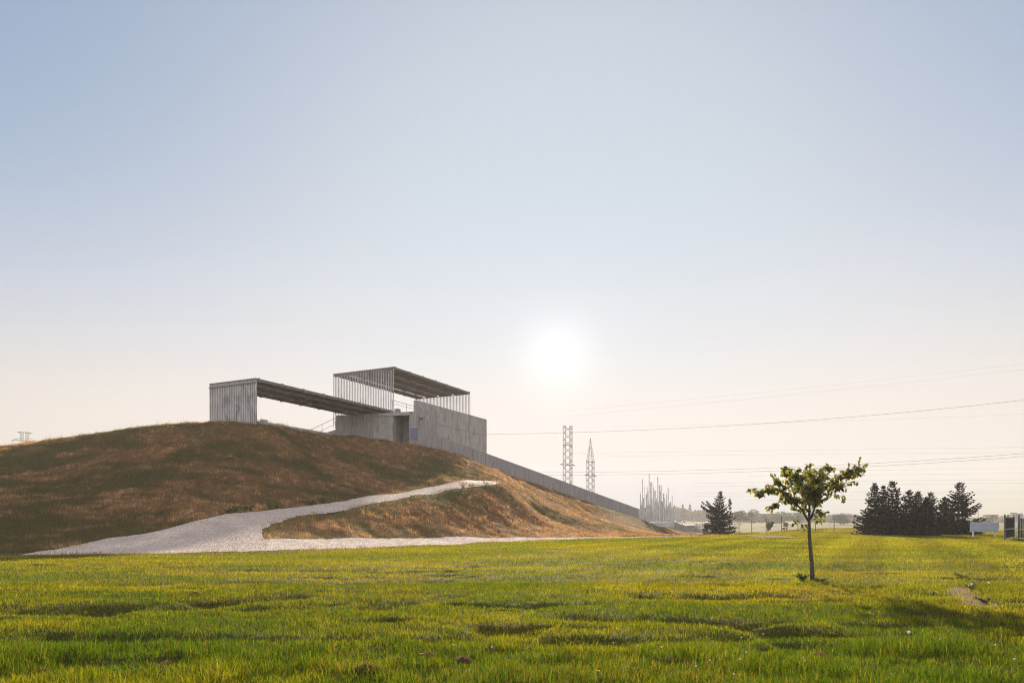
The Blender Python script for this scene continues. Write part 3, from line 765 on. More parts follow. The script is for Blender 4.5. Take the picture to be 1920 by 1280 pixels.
# ------------------------------------------------------------------ young tree
def leaf_mesh(pos, droop_dir, size, col, fold=.25):
    """pos (n,3), droop_dir (n,3): six-vertex folded pointed leaves"""
    n = len(pos)
    d = droop_dir / np.linalg.norm(droop_dir, axis=1)[:, None]
    r = rng.normal(0, 1, (n, 3)); s = np.cross(d, r); s /= np.linalg.norm(s, axis=1)[:, None]
    nn = np.cross(s, d)
    L = size[:, None]; Wd = L * .27
    v = np.empty((n, 8, 3))
    bend = nn * L * rng.uniform(-.18, .18, (n, 1))
    v[:, 0] = pos; v[:, 1] = pos + d * L * .35 + s * Wd + nn * Wd * fold; v[:, 2] = pos + d * L * .72 + s * Wd * .8 + nn * Wd * fold + bend * .5
    v[:, 3] = pos + d * L + bend
    v[:, 4] = pos + d * L * .72 - s * Wd * .8 + nn * Wd * fold + bend * .5; v[:, 5] = pos + d * L * .35 - s * Wd + nn * Wd * fold
    v[:, 6] = pos + d * L * .38; v[:, 7] = pos + d * L * .74 + bend * .5
    o = np.arange(n)[:, None] * 8
    q = np.concatenate([o + np.array([[6, 1, 2, 7]]), o + np.array([[6, 7, 4, 5]])])
    t = np.concatenate([o + np.array([[0, 1, 6]]), o + np.array([[0, 6, 5]]), o + np.array([[7, 2, 3]]), o + np.array([[7, 3, 4]])])
    return v.reshape(-1, 3), q, t, np.repeat(col, 8, 0)
TD = 18.0
tb = P(1523.5, 1089, TD); tb[2] = float(gz_fast(np.array([tb[0]]), np.array([tb[1]]))[0])
def T8(cx, cy, dd=0.0): return P(1410 + cx / 8.53, 850 + cy / 8.53, TD + dd) * 1.0
tree = empty('young_tree', tb)
tag(tree, 'slim young tree with drooping leaves and a spreading crown alone on the lawn', 'tree')
mb = MB()
tr = [tb - (0, 0, .1), P(1522.5, 1060, TD), P(1519, 1025, TD), P(1517.5, 1000, TD), P(1517, 985, TD), T8(915, 1000)]
mb.tube([p - tb for p in tr], [.066, .052, .047, .044, .042, .030], 9)
limbs = [
    ([(915, 1000, 0), (920, 800, .05), (900, 560, 0), (915, 350, -.05), (940, 140, 0)], .032),
    ([(905, 1080, 0), (800, 900, -.1), (700, 790, -.15), (560, 640, -.2), (330, 540, -.25), (90, 640, -.3)], .028),
    ([(935, 1050, 0), (1000, 870, .1), (1030, 760, .15), (1100, 560, .2), (1400, 380, .3), (1720, 210, .35)], .03),
    ([(640, 735, -.2), (500, 765, -.3), (400, 785, -.35), (270, 850, -.4)], .01),
    ([(1020, 800, .1), (1150, 720, 0), (1340, 640, -.1)], .012),
    ([(740, 830, -.1), (650, 600, .2), (600, 380, .35), (540, 200, .4)], .018),
    ([(560, 640, -.2), (450, 480, -.1), (370, 400, 0)], .012),
    ([(1080, 620, .2), (1180, 380, .1), (1260, 190, .0)], .015),
    ([(905, 700, 0), (780, 460, -.4), (720, 250, -.6)], .016),
    ([(910, 650, 0), (1050, 470, -.5), (1150, 330, -.7)], .016),
    ([(905, 600, 0), (1000, 420, .5), (1000, 250, .8)], .016),
    ([(900, 720, 0), (760, 560, .5), (690, 420, .9)], .016),
    ([(1250, 470, .25), (1400, 520, .5), (1480, 470, .6)], .012),
    ([(1020, 800, .1), (1000, 640, -.6), (1060, 520, -.9)], .014),
    ([(910, 950, 0), (820, 860, .3), (640, 850, .4)], .008),
    ([(960, 950, 0), (1060, 880, -.2), (1110, 960, -.2)], .007),
    ([(905, 830, 0), (780, 740, -.3), (640, 700, -.4)], .01),
    ([(1380, 390, .3), (1560, 255, .3), (1740, 235, .35)], .008), ([(1480, 340, .3), (1640, 335, .4), (1750, 290, .4)], .007), ([(340, 540, -.25), (210, 580, -.3), (110, 640, -.3)], .007), ([(1150, 470, .2), (1330, 560, .1), (1490, 500, 0)], .008),
    ([(915, 1080, 0), (1000, 1050, .2), (1050, 1080, .3)], .006), ([(910, 1130, 0), (860, 1130, -.1), (830, 1190, -.1)], .006)]
dens = [int(q * 1.55) for q in (60, 85, 105, 24, 18, 60, 26, 40, 70, 70, 60, 60, 34, 60, 22, 18, 44, 42, 26, 26, 30, 10, 9)]
lp, ld = [], []
for (pl, r), nd in zip(limbs, dens):
    p = [T8(*q) for q in pl]
    mb.tube([q - tb for q in p], list(np.linspace(r, r * .25, len(p))), 6)
    pp = np.array(p); seg = np.linspace(0, len(p) - 1, 40)
    path = np.c_[[np.interp(seg, range(len(p)), pp[:, k]) for k in range(3)]].T
    start = .35 if pl[0][1] > 900 and len(pl) > 3 else .2
    if len(pl) == 4: start = .72
    ntw = max(3, nd // 5)
    for _ in range(ntw):
        u = random.uniform(start, 1.0); q = path[int(u * 39)]
        dirn = np.array([random.gauss(0, 1), random.gauss(0, .9), random.gauss(.08, .33)]); dirn /= np.linalg.norm(dirn)
        tl = random.uniform(.12, .58) * (1.25 - .5 * u) if len(pl) != 4 else random.uniform(.05, .15)
        e = q + dirn * tl
        mb.tube([q - tb, (q + e) / 2 - tb + (0, 0, .02), e - tb], [.005, .004, .002], 4, False)
        for k in range(7):
            s = random.uniform(.1, 1.05); lp.append(q + dirn * tl * s + np.random.default_rng(len(lp)).normal(0, .012, 3))
            ld.append((random.gauss(0, .55), random.gauss(0, .55), -1.0 + random.gauss(.05, .4)))
    for k in range(nd // 3):
        u = random.uniform(start, 1.0); lp.append(path[int(u * 39)]); ld.append((random.gauss(0, .7), random.gauss(0, .7), random.gauss(-.6, .5)))
# shoots on the trunk
for cy in (1030, 1034, 1038, 1042, 1046, 1050, 1056, 1064):
    q = P(1523 + random.uniform(0, 7), cy, TD); mb.tube([P(1520.5, cy + 2, TD) - tb, q - tb], [.004, .002], 4, False)
    for _ in range(2): lp.append(q); ld.append((random.gauss(.5, .4), random.gauss(0, .5), random.gauss(-.1, .4)))
mb.build('trunk', M['bark'], tree, smooth=True)
lp = np.array(lp); ld = np.array(ld); n = len(lp)
lc = lerp((.028, .038, .010), (.060, .070, .016), rng.uniform(0, 1, n))
yl = rng.uniform(0, 1, n) < .02; lc[yl] = (.13, .11, .02)
lsz = rng.uniform(.085, .140, n); lsz[lp[:, 2] < 1.15] *= .55
v, q, t, c = leaf_mesh(lp - tb, ld, lsz, lc)
link('crown', np_mesh('crown', v, quads=q, tris=t, mat=M['leaf'], colors=c), tree)

# ------------------------------------------------------------------ spruces
def spruce(px, toppy, basepy, hwpx, d, label, seed, sparse=1.0, lean=0.0, bare=0.0, group='spruce trees on the lawn', arm=None):
    r = np.random.default_rng(seed); hwpx *= 1.15
    base = np.array([(px - 960) / F * d, d, 0.0])
    base[2] = float(gz_fast(base[0:1], base[1:2])[0])
    H = EYE + (HZ - toppy) / F * d - base[2]; RW = hwpx / F * d
    root = empty('spruce_tree', base); tag(root, label, 'tree', group)
    mb = MB()
    spine = lambda z: np.array([lean * (z / H) ** 2 + .05 * math.sin(z * 1.3 + seed), .05 * math.cos(z * 1.1 + seed), z])
    mb.tube([spine(z) for z in np.linspace(-.1, H, 9)], list(np.linspace(.13 * H / 5.5, .012, 9)), 7)
    P0, D0, S0 = [], [], []
    z = .12 + bare * H
    while z < H * .985:
        f_ = z / H
        prof = (1 - f_) ** 1.0 * (1.0 if f_ > .12 else .8 + 1.7 * f_)
        nb = int(r.integers(5, 11))
        a0 = r.uniform(0, 6.28)
        for k in range(nb):
            if r.uniform() > sparse: continue
            a = a0 + k * 6.283 / nb + r.normal(0, .2)
            L = RW * (prof + .04) * r.uniform(.5, 1.3)
            if arm and abs(f_ - arm[0]) < .05 and math.cos(a) < -.6: L = RW * arm[1]
            up = r.uniform(-.12, .12) + (.75 * f_ - .15)
            o = spine(z); dr = np.array([math.cos(a), math.sin(a), up])
            ns = max(3, int(L / .22))
            pts = [o + dr * L * t + np.array([0, 0, -.16 * L * math.sin(t * 2.6) + .12 * L * t * t]) for t in np.linspace(0, 1, ns + 1)]
            mb.tube(pts, list(np.linspace(.028, .006, ns + 1)), 4, False)
            side = np.array([-math.sin(a), math.cos(a), 0])
            for i in range(1, ns + 1):
                p = pts[i]; fade = 1 - .55 * i / ns
                for sgn in (-1, 1):
                    for _ in range(2):
                        dd = dr * r.uniform(.5, .9) + side * sgn * r.uniform(.3, .9) + np.array([0, 0, r.normal(-.18, .22)])
                        P0.append(p + r.normal(0, .03, 3)); D0.append(dd); S0.append(min(.62, L * .36) * fade * r.uniform(.6, 1.1) + .05)
                P0.append(p); D0.append(dr + r.normal(0, .25, 3)); S0.append(.12 + .12 * L)
        z += H * .040 * r.uniform(.6, 1.4)
    tip = spine(H)
    for _ in range(8): P0.append(tip - (0, 0, r.uniform(.1, .6))); D0.append(np.array([r.normal(0, .5), r.normal(0, .5), r.uniform(.6, 1.2)])); S0.append(.25)
    mb.build('trunk', M['bark'], root, smooth=True)
    P0 = np.array(P0); D0 = np.array(D0); S0 = np.array(S0)
    D0 /= np.linalg.norm(D0, axis=1)[:, None]
    # every twig is a spray: three narrow, slightly drooping needle blades
    V_, T_, C_ = [], [], []
    nb = len(P0); cb = 0
    for j in range(4):
        s = np.cross(D0, r.normal(0, 1, (nb, 3))); s /= np.linalg.norm(s, axis=1)[:, None]
        off = 0.0 if j == 0 else .25 * j
        st = P0 + D0 * (S0 * off * .8)[:, None]
        dd = D0 + s * (.0 if j == 0 else .55) + np.array([0, 0, -.08])
        ln = S0 * (1.0 if j == 0 else .55)
        wv = np.cross(dd, r.normal(0, 1, (nb, 3))); wv /= np.linalg.norm(wv, axis=1)[:, None]
        wd = (.045 + .05 * S0)[:, None]
        a_ = st - wv * wd * .5; b_ = st + dd * (ln * .5)[:, None] + wv * wd * .7; c_ = st + dd * ln[:, None]; e_ = st + dd * (ln * .5)[:, None] - wv * wd * .7
        V_.append(np.stack([a_, b_, c_, e_], 1))
        C_.append(lerp((.008, .010, .006), (.022, .024, .015), r.uniform(0, 1, nb)))
    v = np.concatenate(V_); c = np.concatenate(C_)
    o = np.arange(len(v))[:, None] * 4
    link('crown', np_mesh('crown', v.reshape(-1, 3), quads=o + np.array([[0, 1, 2, 3]]), mat=M['needle'], colors=np.repeat(c, 4, 0)), root)
    return root
spruce(1640, 906, 1003, 29, 69.5, 'dark spruce at the outer left of the clump beside the fence', 101)
spruce(1656, 911, 1003, 26, 71.0, 'dark spruce squeezed between the two tall tips of the left clump', 102)
spruce(1674, 900, 1003, 30, 70.0, 'tallest spruce of the left clump, third from its outer left edge', 103, .95)
spruce(1705, 919, 1003, 29, 69.0, 'dark spruce in the middle of the clump, left of its twin tip', 104)
spruce(1721, 921, 1003, 27, 70.5, 'dark spruce in the middle of the clump, just right of its twin tip', 105, .95)
spruce(1738, 933, 1004, 24, 68.5, 'shortest spruce, at the lower right end of the left clump', 106)
spruce(1749, 922, 1001, 25, 75.0, 'spruce with a one-sided tip standing between the two clumps', 107, .9, -.25)
spruce(1771, 933, 1001, 24, 77.0, 'low spruce tucked against the left side of the open-branched tall spruce', 108, .85)
spruce(1797, 904, 1000, 40, 75.0, 'tall open-branched spruce nearest the sign board', 109, .8, .1, .04)
spruce(1346, 921, 995, 23, 96.0, 'lone dark spruce standing just right of the low end of the ramp wall', 110, 1.0, .45, 0, 'spruce trees on the lawn', (.60, 1.12))
spruce(1368, 934, 994, 12, 95.0, 'thin sparse spruce just right of the lone dark spruce', 111, .45, .1, .1)

# ------------------------------------------------------------------ far broadleaf trees
def crown_pts(r, H, RW, lobes, n, z0=.3):
    cs = [(r.normal(0, .42) * RW, r.normal(0, .42) * RW, H * r.uniform(z0 + .12, .86), RW * r.uniform(.3, .52)) for _ in range(lobes)]
    cs.append((0, 0, H * .74, RW * .5))
    k = r.integers(0, len(cs), n); cs = np.array(cs)[k]
    dv = r.normal(0, 1, (n, 3)); dv /= np.linalg.norm(dv, axis=1)[:, None]
    rr = cs[:, 3] * r.uniform(.35, 1, n) ** .5 * r.uniform(.85, 1.15, n)
    p = cs[:, :3] + dv * rr[:, None] * np.array([1, 1, .85])
    p[:, 2] = np.clip(p[:, 2], H * z0 * .6, H)
    return p
def leafquads(r, p, size, c0, c1):
    n = len(p); a = r.normal(0, 1, (n, 3)); a /= np.linalg.norm(a, axis=1)[:, None]
    b_ = np.cross(a, r.normal(0, 1, (n, 3))); b_ /= np.linalg.norm(b_, axis=1)[:, None]
    s = (size * r.uniform(.6, 1.4, n))[:, None]
    v = np.stack([p - a * s, p + b_ * s * .6, p + a * s, p - b_ * s * .6], 1)
    c = lerp(c0, c1, r.uniform(0, 1, n))
    o = np.arange(n)[:, None] * 4
    return v.reshape(-1, 3), o + np.array([[0, 1, 2, 3]]), np.repeat(c, 4, 0)
def broadleaf(px, toppy, d, hwpx, label, seed, name='broadleaf_tree', n=1500, lobes=7, z0=.3, c0=(.035, .045, .015), c1=(.07, .08, .025), cat='tree', group='broadleaf trees beyond the fence', size=None):
    r = np.random.default_rng(seed)
    if d > 150:
        d *= 2.25; hwpx *= 1.35; n = int(n * 1.5)
        if z0 == .3: z0 = .14
    base = np.array([(px - 960) / F * d, d, 0.0]); base[2] = float(gz_fast(base[:1], base[1:2])[0]) - .05
    H = EYE + (HZ - toppy) / F * d - base[2]; RW = hwpx / F * d
    root = empty(name, base); tag(root, label, cat, group)
    mb = MB(); th_ = z0 * H
    mb.tube([(0, 0, -.1), (.03 * H, 0, th_ * .6), (0, .02 * H, th_ + .15 * H), (.02 * H, 0, H * .8)], [.035 * H, .028 * H, .022 * H, .006 * H], 7)
    for _ in range(6):
        a = r.uniform(0, 6.28); e = np.array([math.cos(a) * RW * .6, math.sin(a) * RW * .6, H * r.uniform(.5, .85)])
        mb.tube([(0, 0, th_ * r.uniform(.7, 1.2)), e * (.5, .5, .75), e], [.014 * H, .01 * H, .004 * H], 5)
    mb.build('trunk' if cat == 'tree' else 'stem', M['bark'], root, smooth=True)
    p = crown_pts(r, H, RW, lobes, n, z0)
    v, q, c = leafquads(r, p, size or .05 * H, c0, c1)
    link('crown' if cat == 'tree' else 'foliage', np_mesh('crown', v, quads=q, mat=M['farleaf'], colors=c), root)
broadleaf(1389, 957, 190, 12, 'hazy round-topped tree beyond the fence, just right of the lone spruce', 201)
broadleaf(1413, 955, 250, 15, 'hazy broad tree beyond the fence behind the close-set fence posts', 202)
broadleaf(1440, 963, 230, 14, 'hazy low tree beyond the fence left of the young tree crown', 203)
broadleaf(1463, 959, 240, 15, 'hazy tree beyond the fence under the hanging leaf cluster of the young tree', 204)
broadleaf(1490, 961, 230, 17, 'hazy bushy tree beyond the fence at the left edge of the young tree trunk', 205)
broadleaf(1541, 958, 200, 8, 'hazy narrow tree with a forked top right of the young tree trunk', 206, n=500, lobes=3, z0=.5)
broadleaf(1576, 964, 170, 14, 'hazy round tree with a bare trunk standing clear between two fence posts', 207, n=1500)
broadleaf(1555, 971, 260, 12, 'pale low tree far beyond the fence, left of the round bare-trunked tree', 208)
broadleaf(1606, 967, 250, 14, 'pale tree far beyond the fence at the left edge of the spruce clump', 209)
broadleaf(1850, 965, 190, 13, 'hazy grey-green tree beyond the road behind the sign board', 210)
broadleaf(1880, 975, 230, 12, 'pale tree far beyond the road behind the black fence panels', 211)
broadleaf(1910, 976, 260, 14, 'pale tree far beyond the road at the right edge under the billboard', 212)
broadleaf(1440, 976, 120, 9, 'dark rounded shrub growing behind the fence, the larger of two', 213, 'shrub', 700, 5, .05, cat='shrub', group='shrubs behind the fence')
broadleaf(1474, 978, 122, 9, 'thin greenish shrub growing behind the fence, the right one of two', 214, 'shrub', 400, 5, .05, cat='shrub', group='shrubs behind the fence')
broadleaf(1322, 978, 125, 9, 'rounded shrub at the left foot of the lone spruce beside the parked car', 215, 'shrub', 600, 5, .05, cat='shrub', group='shrubs behind the fence')
# far wood along the horizon
r = np.random.default_rng(300); pv, pq, pc, off = [], [], [], 0
for i in range(190):
    px = r.uniform(1130, 2050); d = r.uniform(700, 880)
    tops = np.interp(px, [1130, 1250, 1275, 1310, 1340, 1400, 1500, 1620, 1760, 1850, 2050], [952, 946, 950, 957, 960, 965, 966, 969, 972, 973, 972])
    H = EYE + (HZ - tops + r.normal(0, 2.5)) / F * d + 1.2; RW = r.uniform(9, 17) / F * d
    base = np.array([(px - 960) / F * d, d, -1.2])
    con = px < 1345 and r.uniform() < .25
    if con:
        H += 2.2; k = r.uniform(0, 1, 260); a = r.uniform(0, 6.28, 260); rr = (1 - k) * RW * .38
        p = np.c_[np.cos(a) * rr, np.sin(a) * rr, k * H]
    else: p = crown_pts(r, H, RW, 7, 900, .08)
    v, q, c = leafquads(r, p + base, 1.15, (.035, .04, .016), (.07, .07, .03)); pv.append(v); pq.append(q + off); pc.append(c); off += len(v)
tag(link('far_wood', np_mesh('far_wood', np.concatenate(pv), quads=np.concatenate(pq), mat=M['farleaf'], colors=np.concatenate(pc))),
    'hazy belt of far woodland along the horizon', 'woodland', kind='stuff')

# ------------------------------------------------------------------ chain-link fence
def gz1(x, y): return float(gz_fast(np.array([float(x)]), np.array([float(y)]))[0])
def fence(pts, label, h=2.0, step=3.0, wire=.16):
    root = empty('chain_link_fence', (*pts[0], gz1(*pts[0]))); tag(root, label, 'fence', 'chain-link fence runs along the edge of the lawn')
    off = np.array(root.location); rails, mesh = MB(), MB(); posts = []
    for a, b_ in zip(pts[:-1], pts[1:]):
        a = np.array(a, float); b_ = np.array(b_, float); L = np.linalg.norm(b_ - a); n = max(1, round(L / step))
        for i in range(n):
            p, q = a + (b_ - a) * i / n, a + (b_ - a) * (i + 1) / n
            p3, q3 = np.array([*p, gz1(*p)]), np.array([*q, gz1(*q)])
            posts.append(p3)
            rails.tube([p3 + (0, 0, h) - off, q3 + (0, 0, h) - off], .025, 5); rails.tube([p3 + (0, 0, h * .45) - off, q3 + (0, 0, h * .45) - off], .012, 4)
            w = np.linalg.norm(q3 - p3); m_ = int(w / wire)
            for j in range(-int(h / wire), m_):
                for sg in (1, -1):
                    x0, x1 = j * wire, j * wire + h; z0, z1 = 0.05, h
                    if x0 < 0: z0 = .05 - x0; x0 = 0
                    if x1 > w: z1 = h - (x1 - w); x1 = w
                    if z1 <= z0: continue
                    if sg < 0: x0, x1 = w - x0, w - x1
                    A_ = p3 + (q3 - p3) * (x0 / w) + (0, 0, z0) - off; B_ = p3 + (q3 - p3) * (x1 / w) + (0, 0, z1) - off
                    mesh.tube([A_, B_], .0035, 3, False)
    posts.append(np.array([*pts[-1], gz1(*pts[-1])]))
    for p in posts:
        m_ = MB(); m_.tube([p - off - (0, 0, .05), p - off + (0, 0, h + .06)], .045, 8); m_.tube([p - off + (0, 0, h + .06), p - off + (0, 0, h + .1)], [.055, .02], 8)
        m_.build('post', M['darksteel'], root)
    rails.build('rail', M['darksteel'], root); mesh.build('wire_mesh', M['steel'], root)
    return root
fence([(43.5, 70), (40.1, 80), (34.2, 97.4)], 'chain-link fence run receding from the spruce clump past the young tree')
fence([(34.2, 97.4), (33.4, 100.4), (35.5, 118.0), (41.5, 155.0), (30, 165)], 'far chain-link fence run passing behind the lone spruce and the parked car')
fence([(55.5, 68), (49.6, 64.5), (42.5, 58.5)], 'short chain-link fence run behind the sign board at right', 2.0)
def privacy_panel(x0, y0, x1, y1, h, label):
    a, b_ = np.array([x0, y0]), np.array([x1, y1]); z = gz1(x0, y0)
    root = empty('fence_panel', (x0, y0, z)); tag(root, label, 'fence panel', 'black screened fence panels at the right edge')
    d3 = np.array([*(b_ - a), 0.0]); L = np.linalg.norm(d3); dn = d3 / L; nn = np.array([-dn[1], dn[0], 0])
    for k in (0, 1):
        m_ = MB(); m_.tube([d3 * k + (0, 0, -.1), d3 * k + (0, 0, h + .12)], .06, 8); m_.build('post', M['darksteel'], root)
    m_ = MB(); n = int(L / .09)
    for i in range(n):
        p = dn * (L * (i + .5) / n); top = h * (.93 - .03 * math.sin(i * .7)); w = .036
        c = [p - dn * w - nn * .012, p + dn * w - nn * .012, p + dn * w + nn * .012, p - dn * w + nn * .012]
        m_.hexa([q + (0, 0, .22) for q in c] + [q + (0, 0, top) for q in c])
    m_.build('privacy_slats', M['blackmesh'], root)
    m_ = MB()
    for zz, rr in ((h + .02, .025), (h * .47, .03), (.2, .02)): m_.tube([nn * -.04 + (0, 0, zz), d3 + nn * -.04 + (0, 0, zz)], rr, 6)
    m_.build('rail', M['steel'], root)
privacy_panel(*G(1884, 52), *G(1901, 55.5), 1.9, 'black screened gate leaf standing open beside the gap at the right edge')
privacy_panel(*G(1911, 53), *G(1960, 52), 1.9, 'black screened fence panel cut off by the right edge of the picture')

# sign board seen from behind
sd = 64.0
sb = P(1845, 1003, sd); sb[2] = gz1(sb[0], sb[1]); zt = EYE + (HZ - 978.5) / F * sd - sb[2]; zb = EYE + (HZ - 996.5) / F * sd - sb[2]
root = empty('sign_board', sb, -.35); tag(root, 'pale blue-grey back of a wide sign board on posts beside the spruces', 'sign')
mb = MB(); mb.box(-1.12, 1.12, -.03, .03, zb, zt); mb.build('board', M['signback'], root)
for xx in (-.85, .9):
    mb = MB(); mb.box(xx - .06, xx + .06, .032, .15, -.1, zt + .04); mb.build('post', M['steel'], root)
for zz in (zb + .2, zt - .2):
    mb = MB(); mb.box(-1.1, 1.1, -.07, -.032, zz - .03, zz + .03); mb.build('batten', M['signback'], root)

# distant billboard and lamps on the far right
def far_pole(px, py, d, label, kind):
    b_ = np.array([(px - 960) / F * d, d, -1.0]); H = EYE + (HZ - py) / F * d + 1.0
    root = empty({'flood': 'floodlight_mast', 'lamp': 'street_lamp', 'board': 'billboard'}[kind], b_); tag(root, label, {'flood': 'floodlight', 'lamp': 'street lamp', 'board': 'billboard'}[kind], {'flood': 'floodlight masts far off', 'lamp': 'street lamps far off', 'board': 'billboards far off'}[kind])
    mb = MB(); mb.tube([(0, 0, -.5), (0, 0, H)], [.16, .10], 8); mb.build('pole', M['lattice'], root)
    if kind == 'flood':
        mb = MB(); mb.box(-1.3, 1.3, -.08, .08, H - .12, H + .04); mb.build('crossbar', M['lattice'], root)
        for i in range(4):
            mb = MB(); xx = -1.1 + i * .73; mb.hexa([(xx - .22, -.3, H + .08), (xx + .22, -.3, H + .08), (xx + .16, .15, H + .12), (xx - .16, .15, H + .12), (xx - .22, -.36, H + .5), (xx + .22, -.36, H + .5), (xx + .16, .15, H + .42), (xx - .16, .15, H + .42)]); mb.build('lamp_head', M['lattice'], root)
    elif kind == 'lamp':
        mb = MB(); mb.tube([(0, 0, H - .1), (.5, 0, H + .1), (.9, 0, H + .1)], .05, 6); mb.build('arm', M['lattice'], root)
        mb = MB(); mb.hexa([(.6, -.18, H), (1.5, -.18, H), (1.5, .18, H), (.6, .18, H), (.7, -.12, H + .2), (1.4, -.12, H + .2), (1.4, .12, H + .2), (.7, .12, H + .2)]); mb.build('lamp_head', M['darksteel'], root)
    else:
        mb = MB(); mb.box(-1.3, 1.3, -.12, .12, H - .2, H + 1.1); mb.build('board', M['signback'], root)
        mb = MB(); mb.box(-1.36, 1.36, -.16, .16, H + 1.103, H + 1.2); mb.build('frame', M['lattice'], root)
far_pole(1834, 949, 300, 'tall far floodlight mast showing its lamps beside the tall open spruce', 'flood')
far_pole(1900, 963, 300, 'lower far floodlight mast showing above the black gate leaf', 'flood')
far_pole(1872, 976.5, 200, 'far street lamp with a dark head between sign board and black gate leaf', 'lamp')
far_pole(1855, 977, 230, 'far street lamp showing just above the sign board', 'lamp')
far_pole(1911, 968, 250, 'far billboard above the black fence panel at the right edge', 'board')

# ------------------------------------------------------------------ parked car behind the wall foot
cd = 150.0; cb_ = np.array([(1297 - 960) / F * cd, cd, 0.0]); cb_[2] = gz1(cb_[0], cb_[1])
car = empty('parked_car', cb_, -.75)
tag(car, 'silver parked car half hidden behind the low end of the ramp wall', 'car')
prof = [(-2.2, .35), (-2.25, .75), (-2.1, .95), (-1.35, 1.02), (-.75, 1.42), (.75, 1.46), (1.6, 1.0), (2.15, .9), (2.25, .6), (2.2, .3)]
mb = MB(); nn = len(prof)
for sgn in (-1, 1):
    for x_, z_ in prof: mb.v.append((x_, sgn * (.88 if z_ < 1.1 else .68), z_))
mb.f.append(list(range(nn))); mb.f.append(list(range(2 * nn - 1, nn - 1, -1)))
for i in range(nn): j = (i + 1) % nn; mb.f.append([j, i, nn + i, nn + j])
mb.build('body', M['carpaint'], car)
for sgn in (-1, 1):
    mb = MB(); mb.v = [(-1.2, sgn * .87, 1.06), (-.7, sgn * .715, 1.36), (.7, sgn * .705, 1.39), (1.35, sgn * .87, 1.07)]; mb.f = [[0, 1, 2, 3]]; mb.build('side_window', M['glass'], car)
    for xx in (-1.4, 1.35):
        w_ = MB(); w_.tube([(xx, sgn * .70, .33), (xx, sgn * .92, .33)], .33, 16); tw = w_.build('wheel', M['rubber'], car)
        w_ = MB(); w_.tube([(xx, sgn * .925, .33), (xx, sgn * .94, .33)], .2, 12); w_.build('rim', M['steel'], tw)
    mb = MB(); mb.box(-2.27, -2.2, sgn * .72 - .13, sgn * .72 + .13, .7, .88); mb.build('tail_light', M['redlamp'], car)
    mb = MB(); mb.box(2.14, 2.27, sgn * .68 - .15, sgn * .68 + .15, .62, .78); mb.build('headlight', M['white'], car)
mb = MB(); mb.v = [(-1.30, -.80, 1.07), (-1.30, .80, 1.07), (-.80, .64, 1.41), (-.80, -.64, 1.41)]; mb.f = [[0, 1, 2, 3]]; mb.build('rear_window', M['glass'], car)
mb = MB(); mb.v = [(1.55, -.8, 1.04), (1.55, .8, 1.04), (.82, .64, 1.44), (.82, -.64, 1.44)]; mb.f = [[0, 1, 2, 3]]; mb.build('windscreen', M['glass'], car)

# ------------------------------------------------------------------ small plants and litter in the grass
def weed(x, y, h, w, label, seed, n=60, c0=(.03, .045, .012), c1=(.07, .09, .02), name='weed_plant', group=None, mat='weed', leaf=.09, stalk=5):
    r = np.random.default_rng(seed); b_ = np.array([x, y, gz1(x, y)])
    root = empty(name, b_); tag(root, label, 'plant', group)
    mb = MB(); pp, dd = [], []
    for k in range(stalk):
        a = r.uniform(0, 6.28); e = np.array([math.cos(a) * w * r.uniform(.2, 1), math.sin(a) * w * r.uniform(.2, 1), h * r.uniform(.6, 1)])
        mb.tube([(0, 0, -.02), e * (.4, .4, .6), e], [.006, .005, .002], 4, False)
        for _ in range(n // stalk):
            t = r.uniform(.1, 1); pp.append(e * (t, t, t ** .8)); dd.append((r.normal(0, .8), r.normal(0, .8), r.normal(.2, .6)))
    mb.build('stem', M['bark'] if mat == 'weed' else M['dryleaf'], root)
    pp = np.array(pp); n2 = len(pp)
    v, q, t, c = leaf_mesh(pp, np.array(dd), r.uniform(.6, 1.3, n2) * leaf, lerp(c0, c1, r.uniform(0, 1, n2)))
    link('leaves', np_mesh('leaves', v, quads=q, tris=t, mat=M[mat], colors=c), root)
M['dryleaf'] = surf_mat('dry_stalk', (.2, .14, .08), (.3, .22, .13), .8)
M['dryleafs'] = M['dry']
k = 0
WL = ['low dark weed on the gravel rear edge, first of the row from the left', 'low dark weed on the gravel rear edge, second of the row from the left', 'leafy weed on the rear edge of the gravel, third of the row from the left',
      'leafy weed on the rear edge of the gravel, fourth of the row from the left', 'bright-leaved weed on the rear edge of the gravel facing the tip of the grass hump', 'low weed just right of the bright-leaved weed on the rear edge of the gravel',
      'low dark weed under the mound where the upper path narrows, left of a pair', 'leafy green weed under the mound where the upper path narrows, right of a pair']
RP = np.array([(q[0] / q[1] * F + 960, q[1]) for q in upper_rear])
for px, d, h, w in ((428, 41.6, .32, .45), (441, 42.1, .38, .5), (458, 42.8, .42, .5), (470, 43.2, .5, .45), (505, 44.6, .62, .5), (520, 45.2, .35, .5), (584, 47.2, .34, .6), (606, 48.0, .5, .6)):
    x_, y_ = G(px, float(np.interp(px, RP[:, 0], RP[:, 1])) + .3); weed(x_, y_, h, w, WL[k], 400 + k, 90, group='weeds along the gravel edge', leaf=.14, stalk=7); k += 1
x_, y_ = G(868, 64.4); weed(x_, y_, .75, .75, 'pale dried-out shrub on the front edge of the upper path', 420, 300, (.26, .19, .11), (.40, .31, .20), 'dry_shrub', None, 'dryleafs', .07, 26)
x_, y_ = G(912, 68.2); weed(x_, y_, .4, .9, 'green weed on the front edge of the upper path near its end', 421, 80, (.05, .06, .015), (.1, .11, .03), leaf=.13, stalk=8)
x_, y_ = G(886, 66.0); weed(x_, y_, .35, .7, 'olive weed just right of the pale dried-out shrub', 422, 70, (.06, .06, .02), (.12, .11, .03), leaf=.12, stalk=7)
